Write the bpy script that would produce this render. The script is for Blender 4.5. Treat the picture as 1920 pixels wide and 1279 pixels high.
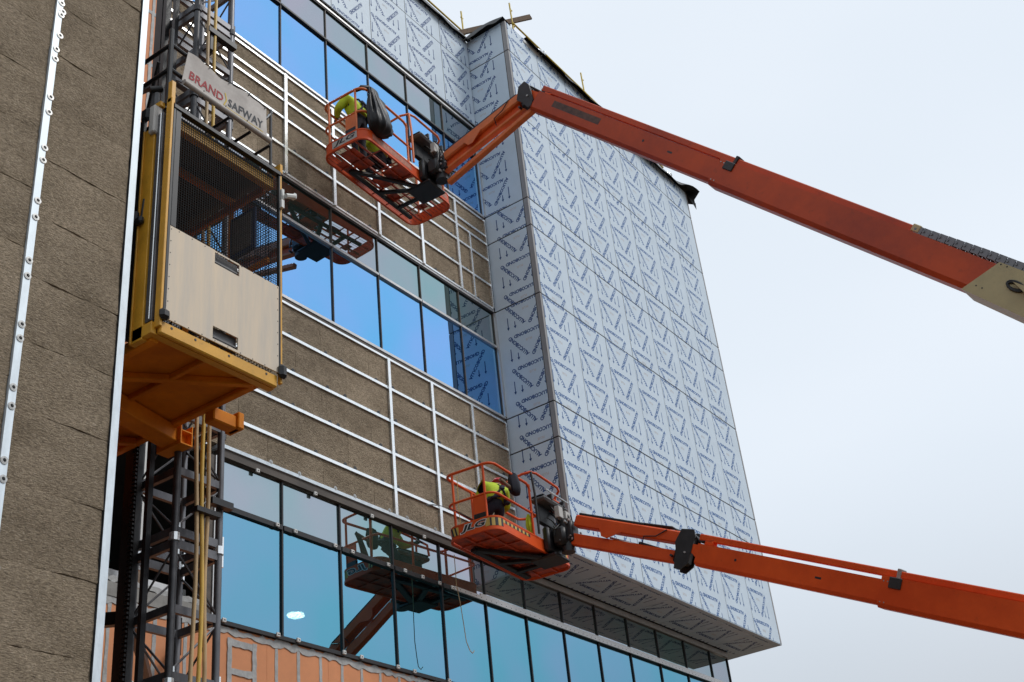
import bpy, bmesh, math, random
import numpy as np
from mathutils import Vector, Matrix, noise
R = math.radians
random.seed(7)
rng = np.random.default_rng(7)
for o in list(bpy.data.objects): bpy.data.objects.remove(o)
scene = bpy.context.scene
col = scene.collection

# ------------------------------------------------------------------ camera
cd = bpy.data.cameras.new('camera'); cam = bpy.data.objects.new('camera', cd); col.objects.link(cam)
right = Vector((0.57833582, -0.80993367, -0.09764798))
down = Vector((0.36602001, 0.36458577, -0.85621643))
fwd = Vector((0.72907958, 0.45943951, 0.50730494))
m = Matrix.Identity(4)
for i in range(3):
    m[i][0] = right[i]; m[i][1] = -down[i]; m[i][2] = -fwd[i]
cam.matrix_world = m
cd.sensor_width = 36; cd.lens = 2312.5 / 1920 * 36
cd.clip_start = 0.1; cd.clip_end = 2000
scene.camera = cam
scene.view_settings.view_transform = 'Standard'
scene.view_settings.look = 'None'
scene.view_settings.exposure = 0
scene.view_settings.gamma = 1
scene.view_settings.use_curve_mapping = False

# ------------------------------------------------------------------ world (overcast) and a soft sun
SUN_EL, SUN_AZ = R(50), R(152)          # azimuth clockwise from +Y: in front of the facade
world = bpy.data.worlds.new('World'); scene.world = world; world.use_nodes = True
wn, wl = world.node_tree.nodes, world.node_tree.links
for n in list(wn): wn.remove(n)
wo = wn.new('ShaderNodeOutputWorld'); bg = wn.new('ShaderNodeBackground'); bg.inputs['Strength'].default_value = 0.1
sky = wn.new('ShaderNodeTexSky'); sky.sky_type = 'NISHITA'; sky.sun_disc = False
sky.sun_elevation = SUN_EL; sky.sun_rotation = SUN_AZ
tc = wn.new('ShaderNodeTexCoord'); sep = wn.new('ShaderNodeSeparateXYZ'); wl.new(tc.outputs['Generated'], sep.inputs[0])
mp = wn.new('ShaderNodeMapping'); mp.inputs['Scale'].default_value = (1, 1, 2.4); wl.new(tc.outputs['Generated'], mp.inputs[0])
nz = wn.new('ShaderNodeTexNoise'); nz.inputs['Scale'].default_value = 1.1; nz.inputs['Detail'].default_value = 4; nz.inputs['Roughness'].default_value = .45
wl.new(mp.outputs[0], nz.inputs['Vector'])
cr = wn.new('ShaderNodeValToRGB')
cr.color_ramp.elements[0].position = .32; cr.color_ramp.elements[0].color = (7.9, 8.7, 9.6, 1)
cr.color_ramp.elements[1].position = .68; cr.color_ramp.elements[1].color = (9.0, 9.6, 10.4, 1)
wl.new(nz.outputs['Fac'], cr.inputs['Fac'])
mr = wn.new('ShaderNodeMapRange'); mr.inputs['From Min'].default_value = 0.0; mr.inputs['From Max'].default_value = 0.42
mr.inputs['To Min'].default_value = .48; mr.inputs['To Max'].default_value = 1.0; mr.interpolation_type = 'SMOOTHSTEP'
wl.new(sep.outputs['Z'], mr.inputs['Value'])
vm = wn.new('ShaderNodeVectorMath'); vm.operation = 'SCALE'; wl.new(cr.outputs['Color'], vm.inputs[0])
mr2 = wn.new('ShaderNodeMapRange'); mr2.inputs['From Min'].default_value = -1; mr2.inputs['From Max'].default_value = .5; mr2.inputs['To Min'].default_value = .76; mr2.inputs['To Max'].default_value = 1.0
wl.new(sep.outputs['X'], mr2.inputs['Value'])      # the cloud is thinner and brighter on the sun's side
mm = wn.new('ShaderNodeMath'); mm.operation = 'MULTIPLY'; wl.new(mr.outputs[0], mm.inputs[0]); wl.new(mr2.outputs[0], mm.inputs[1]); wl.new(mm.outputs[0], vm.inputs['Scale'])
mx = wn.new('ShaderNodeMixRGB'); mx.inputs['Fac'].default_value = .96
wl.new(sky.outputs['Color'], mx.inputs['Color1']); wl.new(vm.outputs[0], mx.inputs['Color2'])
wl.new(mx.outputs[0], bg.inputs['Color']); wl.new(bg.outputs[0], wo.inputs[0])
sl = bpy.data.lights.new('sun', 'SUN'); so = bpy.data.objects.new('sun', sl); col.objects.link(so)
sl.energy = 1.5; sl.angle = R(18); sl.color = (1, .97, .93)
sd = Vector((math.sin(SUN_AZ) * math.cos(SUN_EL), math.cos(SUN_AZ) * math.cos(SUN_EL), math.sin(SUN_EL)))
so.rotation_euler = sd.to_track_quat('Z', 'Y').to_euler()

# ------------------------------------------------------------------ materials
def mat(name, c, rough=.6, metal=0., var=.0, vscale=3., bump=0., bscale=40., c2=None, stretch=(1, 1, 1), spec=.5, spots=0., coat=0., detail=5, dist=.01):
    M = bpy.data.materials.new(name); M.use_nodes = True
    n, l = M.node_tree.nodes, M.node_tree.links
    b = n['Principled BSDF']; b.inputs['Roughness'].default_value = rough; b.inputs['Metallic'].default_value = metal
    b.inputs['Base Color'].default_value = (*c, 1); b.inputs['Specular IOR Level'].default_value = spec
    if coat: b.inputs['Coat Weight'].default_value = coat; b.inputs['Coat Roughness'].default_value = .15
    tc = n.new('ShaderNodeTexCoord'); mp = n.new('ShaderNodeMapping'); mp.inputs['Scale'].default_value = stretch
    l.new(tc.outputs['Object'], mp.inputs[0])
    last = None
    if var or c2:
        t = n.new('ShaderNodeTexNoise'); t.inputs['Scale'].default_value = vscale; t.inputs['Detail'].default_value = detail; t.inputs['Roughness'].default_value = .65
        l.new(mp.outputs[0], t.inputs['Vector'])
        r = n.new('ShaderNodeValToRGB'); r.color_ramp.elements[0].position = .34; r.color_ramp.elements[1].position = .66
        ca = c2 if c2 else tuple(x * (1 - var) for x in c); cb = c if c2 else tuple(min(1, x * (1 + var)) for x in c)
        r.color_ramp.elements[0].color = (*ca, 1); r.color_ramp.elements[1].color = (*cb, 1)
        l.new(t.outputs['Fac'], r.inputs['Fac']); last = r.outputs['Color']
        rr = n.new('ShaderNodeMapRange'); rr.inputs['To Min'].default_value = max(0, rough - .1); rr.inputs['To Max'].default_value = min(1, rough + .12)
        l.new(t.outputs['Fac'], rr.inputs['Value']); l.new(rr.outputs[0], b.inputs['Roughness'])
    if spots:
        t = n.new('ShaderNodeTexNoise'); t.inputs['Scale'].default_value = vscale * 7; t.inputs['Detail'].default_value = 6; t.inputs['Roughness'].default_value = .7
        l.new(mp.outputs[0], t.inputs['Vector'])
        r = n.new('ShaderNodeValToRGB'); r.color_ramp.elements[0].position = .60; r.color_ramp.elements[1].position = .70
        r.color_ramp.elements[0].color = (0, 0, 0, 1); r.color_ramp.elements[1].color = (spots,) * 3 + (1,)
        l.new(t.outputs['Fac'], r.inputs['Fac'])
        x = n.new('ShaderNodeMixRGB'); l.new(r.outputs['Color'], x.inputs['Fac'])
        if last: l.new(last, x.inputs['Color1'])
        else: x.inputs['Color1'].default_value = (*c, 1)
        x.inputs['Color2'].default_value = (c[0] * .3 + .02, c[1] * .3 + .015, c[2] * .3 + .01, 1); last = x.outputs[0]
    if last: l.new(last, b.inputs['Base Color'])
    if bump:
        t = n.new('ShaderNodeTexNoise'); t.inputs['Scale'].default_value = bscale; t.inputs['Detail'].default_value = 6; t.inputs['Roughness'].default_value = .7
        l.new(mp.outputs[0], t.inputs['Vector'])
        bm_ = n.new('ShaderNodeBump'); bm_.inputs['Strength'].default_value = bump; bm_.inputs['Distance'].default_value = dist
        l.new(t.outputs['Fac'], bm_.inputs['Height']); l.new(bm_.outputs[0], b.inputs['Normal'])
    return M

MT = {}
MT['ground'] = mat('packed_dirt', (.092, .066, .042), .9, var=.35, vscale=.6, bump=.6, bscale=12)
MT['film'] = mat('protective_film', (.64, .75, .85), .42, var=.05, vscale=1.3, bump=.25, bscale=2.6, spec=.4, dist=.02)
MT['film_edge'] = mat('bare_panel_edge', (.33, .32, .32), .45, var=.06, vscale=3)
MT['print'] = mat('blue_ink', (.012, .065, .24), .6)
MT['print_none'] = None; MT['logo'] = mat('faded_orange_ink', (.62, .60, .60), .6)
MT['print_faint'] = mat('lighter_blue_ink', (.03, .125, .37), .6)  # lighter tone of the blue print, mainly for the block's front panels
MT['galv'] = mat('galvanised_steel', (.96, 1.0, 1.0), .27, .8, var=.04, vscale=8)
MT['galv_white'] = mat('bright_flashing', (.72, .80, .86), .5, .3, var=.10, vscale=14, stretch=(1, 1, .4), spots=.25)
MT['alu'] = mat('grey_anodised_trim', (.66, .65, .64), .38, .6, var=.08, vscale=5)
MT['dark'] = mat('black_gasket', (.022, .022, .024), .5, var=.2)
MT['bronze'] = mat('weathered_subframe', (.10, .082, .068), .6, var=.35, vscale=5, stretch=(.3, 1, 1))
MT['steel'] = mat('mast_steel', (.075, .075, .08), .45, .55, var=.3, vscale=9, spots=.3)
MT['steel_l'] = mat('worn_mast_tube', (.15, .15, .16), .42, .6, var=.3, vscale=6, stretch=(1, 1, .3))
MT['black'] = mat('black_painted_steel', (.014, .014, .016), .42, var=.4, vscale=8, spots=.15)
MT['wire'] = mat('black_wire_mesh', (.008, .008, .009), .7, spec=.1)
MT['rubber'] = mat('rubber_hose', (.012, .012, .013), .5)
MT['yellow'] = mat('cage_yellow_paint', (.72, .37, .035), .42, var=.12, vscale=4, spots=.35)
MT['yellow_r'] = mat('guardrail_yellow', (.72, .52, .05), .45, var=.1, vscale=5)
MT['pipe'] = mat('yellow_conduit', (.66, .42, .08), .4, var=.22, vscale=5, stretch=(1, 1, .3))
MT['pipe_t'] = mat('tan_conduit', (.50, .34, .17), .45, var=.25, vscale=5, stretch=(1, 1, .3))
MT['under'] = mat('cage_underside_paint', (.88, .30, .015), .55, vscale=1.6, c2=(.58, .17, .01), spots=.2, spec=.2)
MT['ply'] = mat('plywood_sheet', (.78, .64, .47), .6, c2=(.60, .53, .44), vscale=2.6, stretch=(2.5, 1, .25), spots=.08)
MT['orange'] = mat('boom_orange_paint', (.86, .115, .016), .42, c2=(.66, .075, .012), vscale=1.1, spots=.22, spec=.3)
MT['orange_u'] = mat('weathered_boom_orange', (.60, .078, .015), .42, c2=(.38, .045, .012), vscale=.9, spots=.35, spec=.35)
MT['orange_d'] = mat('dirty_orange_paint', (.74, .10, .025), .5, c2=(.22, .04, .018), vscale=5, spots=.6)
MT['orange_w'] = mat('sun_faded_orange', (.78, .19, .045), .42, var=.14, vscale=3, spots=.2)
MT['decal'] = mat('worn_decal', (.62, .24, .15), .6, c2=(.30, .12, .09), vscale=14, spots=.5)
MT['grime'] = mat('grimy_decal_patch', (.11, .055, .04), .6, var=.4, vscale=9)
MT['cream'] = mat('cream_boom_paint', (.46, .38, .20), .45, var=.1, vscale=3, spots=.15)
MT['chrome'] = mat('cylinder_rod', (.7, .7, .7), .15, 1.)
MT['greybox'] = mat('grey_control_box', (.52, .50, .47), .5, var=.1)
MT['hood'] = mat('console_grey', (.13, .13, .135), .5, var=.2, vscale=6)
MT['wood'] = mat('weathered_lumber', (.22, .15, .10), .75, var=.25, vscale=3, stretch=(4, 4, 4), bump=.3)
MT['membrane'] = mat('black_membrane', (.018, .018, .018), .55, var=.4, vscale=5)
MT['sheath'] = mat('orange_sheathing', (.74, .30, .135), .7, var=.07, vscale=2.5, spots=.12)
MT['tape'] = mat('grey_sealant', (.44, .44, .43), .65, var=.2, vscale=9, bump=.5, bscale=30)
MT['concrete'] = mat('bare_concrete', (.30, .29, .27), .8, var=.2, vscale=4, bump=.4, bscale=25)
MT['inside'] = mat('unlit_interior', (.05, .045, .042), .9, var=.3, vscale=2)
MT['hivis'] = mat('hi_vis_jacket', (.52, .68, .02), .7, var=.15, vscale=9, bump=.5, bscale=14)
MT['navy'] = mat('dark_work_clothes', (.014, .015, .026), .85, var=.3, vscale=12, bump=.4, bscale=20)
MT['skin'] = mat('skin', (.45, .25, .17), .6)
MT['glove'] = mat('glove', (.05, .05, .055), .7)
MT['helmet'] = mat('red_hard_hat', (.62, .03, .035), .3, coat=.5)
MT['helmet_w'] = mat('grey_hard_hat', (.30, .27, .26), .4)
MT['hair'] = mat('dark_hair', (.03, .02, .015), .8)
MT['bag'] = mat('black_bin_bag', (.008, .008, .010), .42, bump=.5, bscale=9, stretch=(3, 3, .6), spec=.4)
MT['canvas'] = mat('banner_cloth', (.62, .58, .54), .75, c2=(.42, .38, .35), vscale=2.6, bump=.3, bscale=6)
MT['redink'] = mat('red_ink', (.36, .035, .04), .7)
MT['greyink'] = mat('charcoal_ink', (.045, .05, .06), .7)
MT['yellowink'] = mat('yellow_ink', (.62, .45, .06), .7)
MT['white'] = mat('white_plastic', (.72, .72, .70), .5, var=.05)
MT['whitetag'] = mat('white_clip', (.75, .74, .71), .5)
MT['bluesign'] = mat('blue_sign_frame', (.02, .05, .16), .5)
MT['signface'] = mat('notice_sheet', (.22, .20, .19), .6, var=.3, vscale=20, stretch=(1, 1, 6))
MT['washer'] = mat('zinc_washer', (.42, .42, .41), .4, .6, var=.2, vscale=60)
MT['washer_d'] = mat('black_washer', (.045, .048, .05), .45, var=.2)
MT['rope'] = mat('yellow_rope', (.55, .38, .10), .8)
MT['hazy'] = mat('hazard_yellow', (.62, .42, .10), .5, var=.1)
MT['tyre'] = mat('tyre_rubber', (.02, .02, .02), .85)

def wool():
    M = bpy.data.materials.new('mineral_wool'); M.use_nodes = True
    n, l = M.node_tree.nodes, M.node_tree.links
    b = n['Principled BSDF']; b.inputs['Roughness'].default_value = .95; b.inputs['Specular IOR Level'].default_value = .1
    g = n.new('ShaderNodeNewGeometry'); oi = n.new('ShaderNodeObjectInfo')
    def N(sc, det, scale, rough=.6):
        mp = n.new('ShaderNodeMapping'); mp.inputs['Scale'].default_value = sc; l.new(g.outputs['Position'], mp.inputs[0])
        t = n.new('ShaderNodeTexNoise'); t.inputs['Scale'].default_value = scale; t.inputs['Detail'].default_value = det; t.inputs['Roughness'].default_value = rough
        t.inputs['Distortion'].default_value = .4
        l.new(mp.outputs[0], t.inputs['Vector']); return t
    def ramp(src, a, ca, bb, cb):
        r = n.new('ShaderNodeValToRGB'); r.color_ramp.elements[0].position = a; r.color_ramp.elements[1].position = bb
        r.color_ramp.elements[0].color = (*ca, 1); r.color_ramp.elements[1].color = (*cb, 1); l.new(src, r.inputs['Fac']); return r
    big = N((1, 1, 1.6), 4, 1.6); fib = N((.9, 1, 2.6), 6, 26, .72); fine = N((.7, 1, 2.4), 4, 55, .7)
    base = ramp(big.outputs['Fac'], .3, (.33, .265, .19), .7, (.50, .405, .30))
    fr = ramp(fib.outputs['Fac'], .36, (.38, .37, .36), .62, (1.38, 1.36, 1.32))
    m1 = n.new('ShaderNodeMixRGB'); m1.blend_type = 'MULTIPLY'; m1.inputs['Fac'].default_value = .75
    l.new(base.outputs[0], m1.inputs['Color1']); l.new(fr.outputs[0], m1.inputs['Color2'])
    f2 = ramp(fine.outputs['Fac'], .585, (0, 0, 0), .64, (.85, .85, .85))
    m2 = n.new('ShaderNodeMixRGB'); l.new(f2.outputs[0], m2.inputs['Fac']); l.new(m1.outputs[0], m2.inputs['Color1']); m2.inputs['Color2'].default_value = (.62, .52, .41, 1)
    f3 = ramp(N((1, 1, 2), 5, 13, .7).outputs['Fac'], .66, (0, 0, 0), .73, (.75, .75, .75))
    m3 = n.new('ShaderNodeMixRGB'); l.new(f3.outputs[0], m3.inputs['Fac']); l.new(m2.outputs[0], m3.inputs['Color1']); m3.inputs['Color2'].default_value = (.055, .040, .026, 1)
    vr = n.new('ShaderNodeMapRange'); vr.inputs['To Min'].default_value = .92; vr.inputs['To Max'].default_value = 1.08; l.new(oi.outputs['Random'], vr.inputs['Value'])
    v2 = n.new('ShaderNodeVectorMath'); v2.operation = 'SCALE'; l.new(m3.outputs[0], v2.inputs[0]); l.new(vr.outputs[0], v2.inputs['Scale'])
    l.new(v2.outputs[0], b.inputs['Base Color'])
    ad = n.new('ShaderNodeMath'); ad.operation = 'ADD'; l.new(fib.outputs['Fac'], ad.inputs[0]); l.new(fine.outputs['Fac'], ad.inputs[1])
    bp = n.new('ShaderNodeBump'); bp.inputs['Strength'].default_value = 1.0; bp.inputs['Distance'].default_value = .026
    l.new(ad.outputs[0], bp.inputs['Height']); l.new(bp.outputs[0], b.inputs['Normal'])
    return M
MT['wool'] = wool()

def glass(name, tint, body, body_w, thru):
    M = bpy.data.materials.new(name); M.use_nodes = True
    n, l = M.node_tree.nodes, M.node_tree.links
    for x in list(n): n.remove(x)
    out = n.new('ShaderNodeOutputMaterial'); gl = n.new('ShaderNodeBsdfGlossy'); gl.inputs['Roughness'].default_value = .004
    g = n.new('ShaderNodeNewGeometry'); t = n.new('ShaderNodeTexNoise'); t.inputs['Scale'].default_value = .55; t.inputs['Detail'].default_value = 2
    l.new(g.outputs['Position'], t.inputs['Vector'])
    r = n.new('ShaderNodeValToRGB'); r.color_ramp.elements[0].position = .3; r.color_ramp.elements[1].position = .7
    r.color_ramp.elements[0].color = (tint[0] * .80, tint[1] * 1.02, tint[2] * .98, 1); r.color_ramp.elements[1].color = (min(1, tint[0] * 1.22), tint[1] * .97, min(1, tint[2] * 1.03), 1)
    l.new(t.outputs['Fac'], r.inputs['Fac']); l.new(r.outputs[0], gl.inputs['Color'])
    w = n.new('ShaderNodeTexNoise'); w.inputs['Scale'].default_value = .9; w.inputs['Detail'].default_value = 1; l.new(g.outputs['Position'], w.inputs['Vector'])
    bp = n.new('ShaderNodeBump'); bp.inputs['Strength'].default_value = .10; bp.inputs['Distance'].default_value = .012; l.new(w.outputs['Fac'], bp.inputs['Height']); l.new(bp.outputs[0], gl.inputs['Normal'])
    d = n.new('ShaderNodeBsdfDiffuse'); d.inputs['Color'].default_value = (*body, 1)
    m1 = n.new('ShaderNodeMixShader'); m1.inputs[0].default_value = body_w; l.new(gl.outputs[0], m1.inputs[1]); l.new(d.outputs[0], m1.inputs[2])
    last = m1
    if thru:
        tr = n.new('ShaderNodeBsdfTransparent'); tr.inputs['Color'].default_value = (.75, .95, .9, 1)
        m2 = n.new('ShaderNodeMixShader'); m2.inputs[0].default_value = thru; l.new(m1.outputs[0], m2.inputs[1]); l.new(tr.outputs[0], m2.inputs[2]); last = m2
    l.new(last.outputs[0], out.inputs[0]); return M
MT['vision'] = glass('blue_vision_glass', (.25, .57, .99), (.02, .04, .05), .05, .07)
MT['vision2'] = glass('cyan_vision_glass', (.21, .49, .66), (.02, .04, .05), .06, .10)
MT['spandrel'] = glass('grey_green_spandrel_glass', (.44, .53, .58), (.10, .17, .14), .20, 0)

# ------------------------------------------------------------------ mesh builder
class MB:
    def __init__(s): s.v = []; s.f = []; s.mi = []; s.k = 0
    def add(s, vs, fs):
        b = len(s.v); s.v += [tuple(v) for v in vs]; s.f += [tuple(b + i for i in f) for f in fs]; s.mi += [s.k] * len(fs); return s
    def box(s, a, b, F=None):
        x0, y0, z0 = a; x1, y1, z1 = b
        vs = [(x0, y0, z0), (x1, y0, z0), (x1, y1, z0), (x0, y1, z0), (x0, y0, z1), (x1, y0, z1), (x1, y1, z1), (x0, y1, z1)]
        if F: vs = [F(*v) for v in vs]
        return s.add(vs, [(0, 3, 2, 1), (4, 5, 6, 7), (0, 1, 5, 4), (1, 2, 6, 5), (2, 3, 7, 6), (3, 0, 4, 7)])
    def bbox(s, a, b, e=.01, F=None):
        # box with chamfered edges
        bm = bmesh.new(); bmesh.ops.create_cube(bm, size=1)
        ce = [(a[i] + b[i]) / 2 for i in range(3)]; sz = [abs(b[i] - a[i]) for i in range(3)]
        for v in bm.verts: v.co = Vector([ce[i] + v.co[i] * sz[i] for i in range(3)])
        bmesh.ops.bevel(bm, geom=list(bm.edges), offset=min(e, min(sz) * .45), segments=1, affect='EDGES')
        vs = [tuple(v.co) for v in bm.verts]; fs = [[v.index for v in f.verts] for f in bm.faces]; bm.free()
        if F: vs = [F(*v) for v in vs]
        return s.add(vs, fs)
    def tube(s, pts, r, n=8, caps=True, closed=False, F=None):
        pts = [Vector(F(*p)) if F else Vector(p) for p in pts]; N = len(pts); rings = []
        up = None
        for i, p in enumerate(pts):
            if closed: t = (pts[(i + 1) % N] - pts[i - 1])
            else: t = pts[min(i + 1, N - 1)] - pts[max(i - 1, 0)]
            t.normalize()
            if up is None:
                up = t.orthogonal().normalized()
            up = (up - t * up.dot(t)); up = up.normalized() if up.length > 1e-6 else t.orthogonal().normalized()
            w = t.cross(up); rr = r[i] if isinstance(r, (list, tuple)) else r
            rings.append([p + (up * math.cos(2 * math.pi * k / n) + w * math.sin(2 * math.pi * k / n)) * rr for k in range(n)])
        vs = [v for rg in rings for v in rg]; fs = []
        for i in range(N if closed else N - 1):
            j = (i + 1) % N
            for k in range(n): fs.append((i * n + k, i * n + (k + 1) % n, j * n + (k + 1) % n, j * n + k))
        if caps and not closed: fs.append(tuple(range(n))[::-1]); fs.append(tuple((N - 1) * n + k for k in range(n)))
        return s.add(vs, fs)
    def beam(s, p, q, w, h, up=(0, 0, 1), e=0):
        p = Vector(p); q = Vector(q); d = (q - p).normalized(); u = Vector(up); sd_ = d.cross(u)
        if sd_.length < 1e-4: sd_ = d.orthogonal()
        sd_.normalize(); u = sd_.cross(d).normalized(); L = (q - p).length
        F = lambda x, y, z: p + d * x + sd_ * y + u * z
        return s.bbox((0, -w / 2, -h / 2), (L, w / 2, h / 2), e, F) if e else s.box((0, -w / 2, -h / 2), (L, w / 2, h / 2), F)
    def prism(s, poly, a, b, F=None):
        # poly in (x, z), extruded along y from a to b
        n = len(poly); vs = [(x, a, z) for x, z in poly] + [(x, b, z) for x, z in poly]
        if F: vs = [F(*v) for v in vs]
        return s.add(vs, [tuple(range(n)), tuple(range(n, 2 * n))[::-1]] + [(i, i + n, (i + 1) % n + n, (i + 1) % n) for i in range(n)])
    def disc(s, c, nrm, r, h, n=14):
        c = Vector(c); nrm = Vector(nrm).normalized(); return s.tube([c, c + nrm * h], r, n)
    def mesh(s, name, mats, smooth=False, org=(0, 0, 0)):
        me = bpy.data.meshes.new(name); o = Vector(org)
        me.from_pydata([tuple(Vector(v) - o) for v in s.v], [], s.f); me.validate(clean_customdata=False)
        for m_ in (mats if isinstance(mats, (list, tuple)) else [mats]): me.materials.append(m_)
        if isinstance(mats, (list, tuple)) and len(mats) > 1 and len(me.polygons) == len(s.mi):
            me.polygons.foreach_set('material_index', s.mi)
        bm = bmesh.new(); bm.from_mesh(me); bmesh.ops.recalc_face_normals(bm, faces=bm.faces); bm.to_mesh(me); bm.free()
        if smooth:
            me.polygons.foreach_set('use_smooth', [True] * len(me.polygons)); me.set_sharp_from_angle(angle=R(38))
        me.update(); return me
    def build(s, name, mats, parent=None, smooth=False, kind=None, label=None):
        org = parent['_org'] if parent is not None else (0, 0, 0)
        me = s.mesh(name, mats, smooth, org); ob = bpy.data.objects.new(name, me); col.objects.link(ob)
        if parent is not None: ob.parent = parent; ob['_org'] = list(org)
        else: ob['_org'] = [0, 0, 0]
        if kind: ob['kind'] = kind
        if label: ob['label'] = label
        return ob
def thing(name, loc, label, cat, group=None):
    o = bpy.data.objects.new(name, None); col.objects.link(o); o.location = loc; o['_org'] = list(loc)
    o['label'] = label; o['category'] = cat
    o.empty_display_size = .2
    if group: o['group'] = group
    return o
def tag(o, label, cat, group=None):
    o['label'] = label; o['category'] = cat
    if group: o['group'] = group
    return o
def rebase(o, loc):
    me = o.data; me.transform(Matrix.Translation(-Vector(loc))); o.location = loc; o['_org'] = list(loc); return o
def piece(me, name, parent, loc=(0, 0, 0), rot=None):
    # an object that shares a mesh; loc in world coordinates
    ob = bpy.data.objects.new(name, me); col.objects.link(ob); ob.parent = parent
    ob.location = Vector(loc) - Vector(parent['_org']); ob['_org'] = list(loc)
    if rot: ob.rotation_euler = rot
    return ob
G = -1.7

# ------------------------------------------------------------------ ground
g = MB().box((-300, -300, G - .5), (300, 300, G)).build('ground', MT['ground'], kind='structure')

# ------------------------------------------------------------------ printed film: text mesh in 2D, clipped to each panel
def text_tris(body, size, offset=.0, shear=0., wide=1., res=2):
    cu = bpy.data.curves.new('txt', 'FONT'); cu.body = body; cu.size = size; cu.offset = offset; cu.resolution_u = res; cu.shear = shear
    cu.align_x = 'CENTER'; cu.align_y = 'CENTER'
    ob = bpy.data.objects.new('txt', cu); col.objects.link(ob)
    dg = bpy.context.evaluated_depsgraph_get(); me = ob.evaluated_get(dg).to_mesh(); me.calc_loop_triangles()
    v = np.array([p.co[:2] for p in me.vertices]); v[:, 0] *= wide
    t = np.array([lt.vertices[:] for lt in me.loop_triangles])
    tr = v[t]; ob.to_mesh_clear() if hasattr(ob, 'to_mesh_clear') else None
    bpy.data.objects.remove(ob); bpy.data.curves.remove(cu)
    c = (tr.reshape(-1, 2).max(0) + tr.reshape(-1, 2).min(0)) / 2
    return tr - c
def place2(tr, ang, cx, cy):
    a = R(ang); M2 = np.array([[math.cos(a), math.sin(a)], [-math.sin(a), math.cos(a)]])
    return tr @ M2 + np.array([cx, cy])
def fit_word(body, length, h, off=.004):
    tr = text_tris(body, 1., .042)
    e = tr.reshape(-1, 2); ext = e.max(0) - e.min(0)
    return tr * np.array([length / ext[0], h / ext[1]])
W = fit_word('ALUCOBOND', .70, .088)
def rect(x0, y0, x1, y1): return np.array([[[x0, y0], [x1, y0], [x1, y1]], [[x0, y0], [x1, y1], [x0, y1]]], float)
def arrow(x, yt, yb, w=.021):
    return np.concatenate([rect(x - w / 2, yb + .05, x + w / 2, yt), np.array([[[x - .034, yb + .065], [x + .034, yb + .065], [x, yb]]])])
UNIT = np.concatenate([
    place2(W, 180, .555, -.012),
    place2(W, 180 - 53, .292, -.262),
    place2(W, 180 + 55, .81, -.295),
    arrow(.093, -.262, -.562), arrow(.263, -.405, -.575), arrow(.826, -.407, -.587), arrow(.998, -.265, -.592)])
SMALL = np.concatenate([place2(text_tris('PLUS', .075, .002), 180, .555, -.19)])
def clip_tris(T, x0, y0, x1, y1):
    mn, mxx = T.min(1), T.max(1)
    inside = (mn[:, 0] >= x0) & (mn[:, 1] >= y0) & (mxx[:, 0] <= x1) & (mxx[:, 1] <= y1)
    out = (mxx[:, 0] <= x0) | (mxx[:, 1] <= y0) | (mn[:, 0] >= x1) | (mn[:, 1] >= y1)
    polys = [p.tolist() for p in T[inside]]
    for p in T[~inside & ~out]:
        p = p.tolist()
        for ax, lim, sg in ((0, x0, 1), (0, x1, -1), (1, y0, 1), (1, y1, -1)):
            q = []
            for i in range(len(p)):
                a, b = p[i], p[(i + 1) % len(p)]; da, db = sg * (a[ax] - lim), sg * (b[ax] - lim)
                if da >= 0: q.append(a)
                if (da > 0) != (db > 0) and da != db:
                    t = da / (da - db); q.append([a[0] + (b[0] - a[0]) * t, a[1] + (b[1] - a[1]) * t])
            p = q
            if len(p) < 3: break
        if len(p) >= 3: polys.append(p)
    return polys
PER = .752
def lettering(panel, x0, z0, x1, z1, uoff, vref, P3, ink, name='printed_lettering'):
    # panel rectangle in (u, v) plane coordinates, P3 maps (u, v) -> 3D just off the film
    polys = []; k0 = math.floor((z0 - vref) / PER) - 1; k1 = math.ceil((z1 - vref) / PER) + 2
    faint = []
    for k in range(k0, k1):
        T = UNIT + np.array([uoff, vref + k * PER]); polys += clip_tris(T, x0, z0, x1, z1)
        faint += clip_tris(SMALL + np.array([uoff, vref + k * PER]), x0, z0, x1, z1)
    fm = MB()
    for p in faint: fm.add([P3(u, v) for u, v in p], [tuple(range(len(p)))])
    if faint and ink is not MT['print_none']: fm.build('faint_logo', MT['logo'], panel, kind='stuff')
    mb = MB()
    for p in polys: mb.add([P3(u, v) for u, v in p], [tuple(range(len(p)))])
    if polys:
        org = panel['_org']; me = bpy.data.meshes.new(name); o = Vector(org)
        me.from_pydata([tuple(Vector(v) - o) for v in mb.v], [], mb.f); me.materials.append(ink)
        ob = bpy.data.objects.new(name, me); col.objects.link(ob); ob.parent = panel; ob['kind'] = 'stuff'
    return

# ------------------------------------------------------------------ main building
B = thing('building', (15, 20, G), 'multi-storey building under construction with ribbon windows and film-covered metal panels', 'building')
YA = 12.0; XC = 18.456; YB = 10.824; XE = 26.9; XBE = 27.53; ZT = 21.42
ZS0, ZT0, ZH0 = 5.50, 7.13, 7.86       # bottom band: sill, transom, head
ZS1, ZT1, ZH1 = 11.20, 12.82, 13.64
ZS2, ZT2, ZH2 = 16.17, 17.80, 18.62
core = MB()
core.box((5.75, YA + .12, G), (XE - .02, YA + .30, ZS0 - .06))              # lower wall
core.box((10.95, YA + .12, ZH0 + .1), (XE - .02, YA + .30, ZS1 - .03))
core.box((5.75, YA + .12, 8.05), (10.95, YA + .30, ZS1 - .03))
core.box((5.75, YA + .12, ZH1 + .03), (XE - .02, YA + .30, ZS2 - .03))
core.box((5.75, YA + .12, ZH2 + .03), (XE - .02, YA + .30, ZT - .1))
core.box((5.75, YA + .12, ZS1 - .03), (8.6, YA + .30, ZH1 + .03)); core.box((5.75, YA + .12, ZS2 - .03), (8.6, YA + .30, ZH2 + .03))
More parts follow.
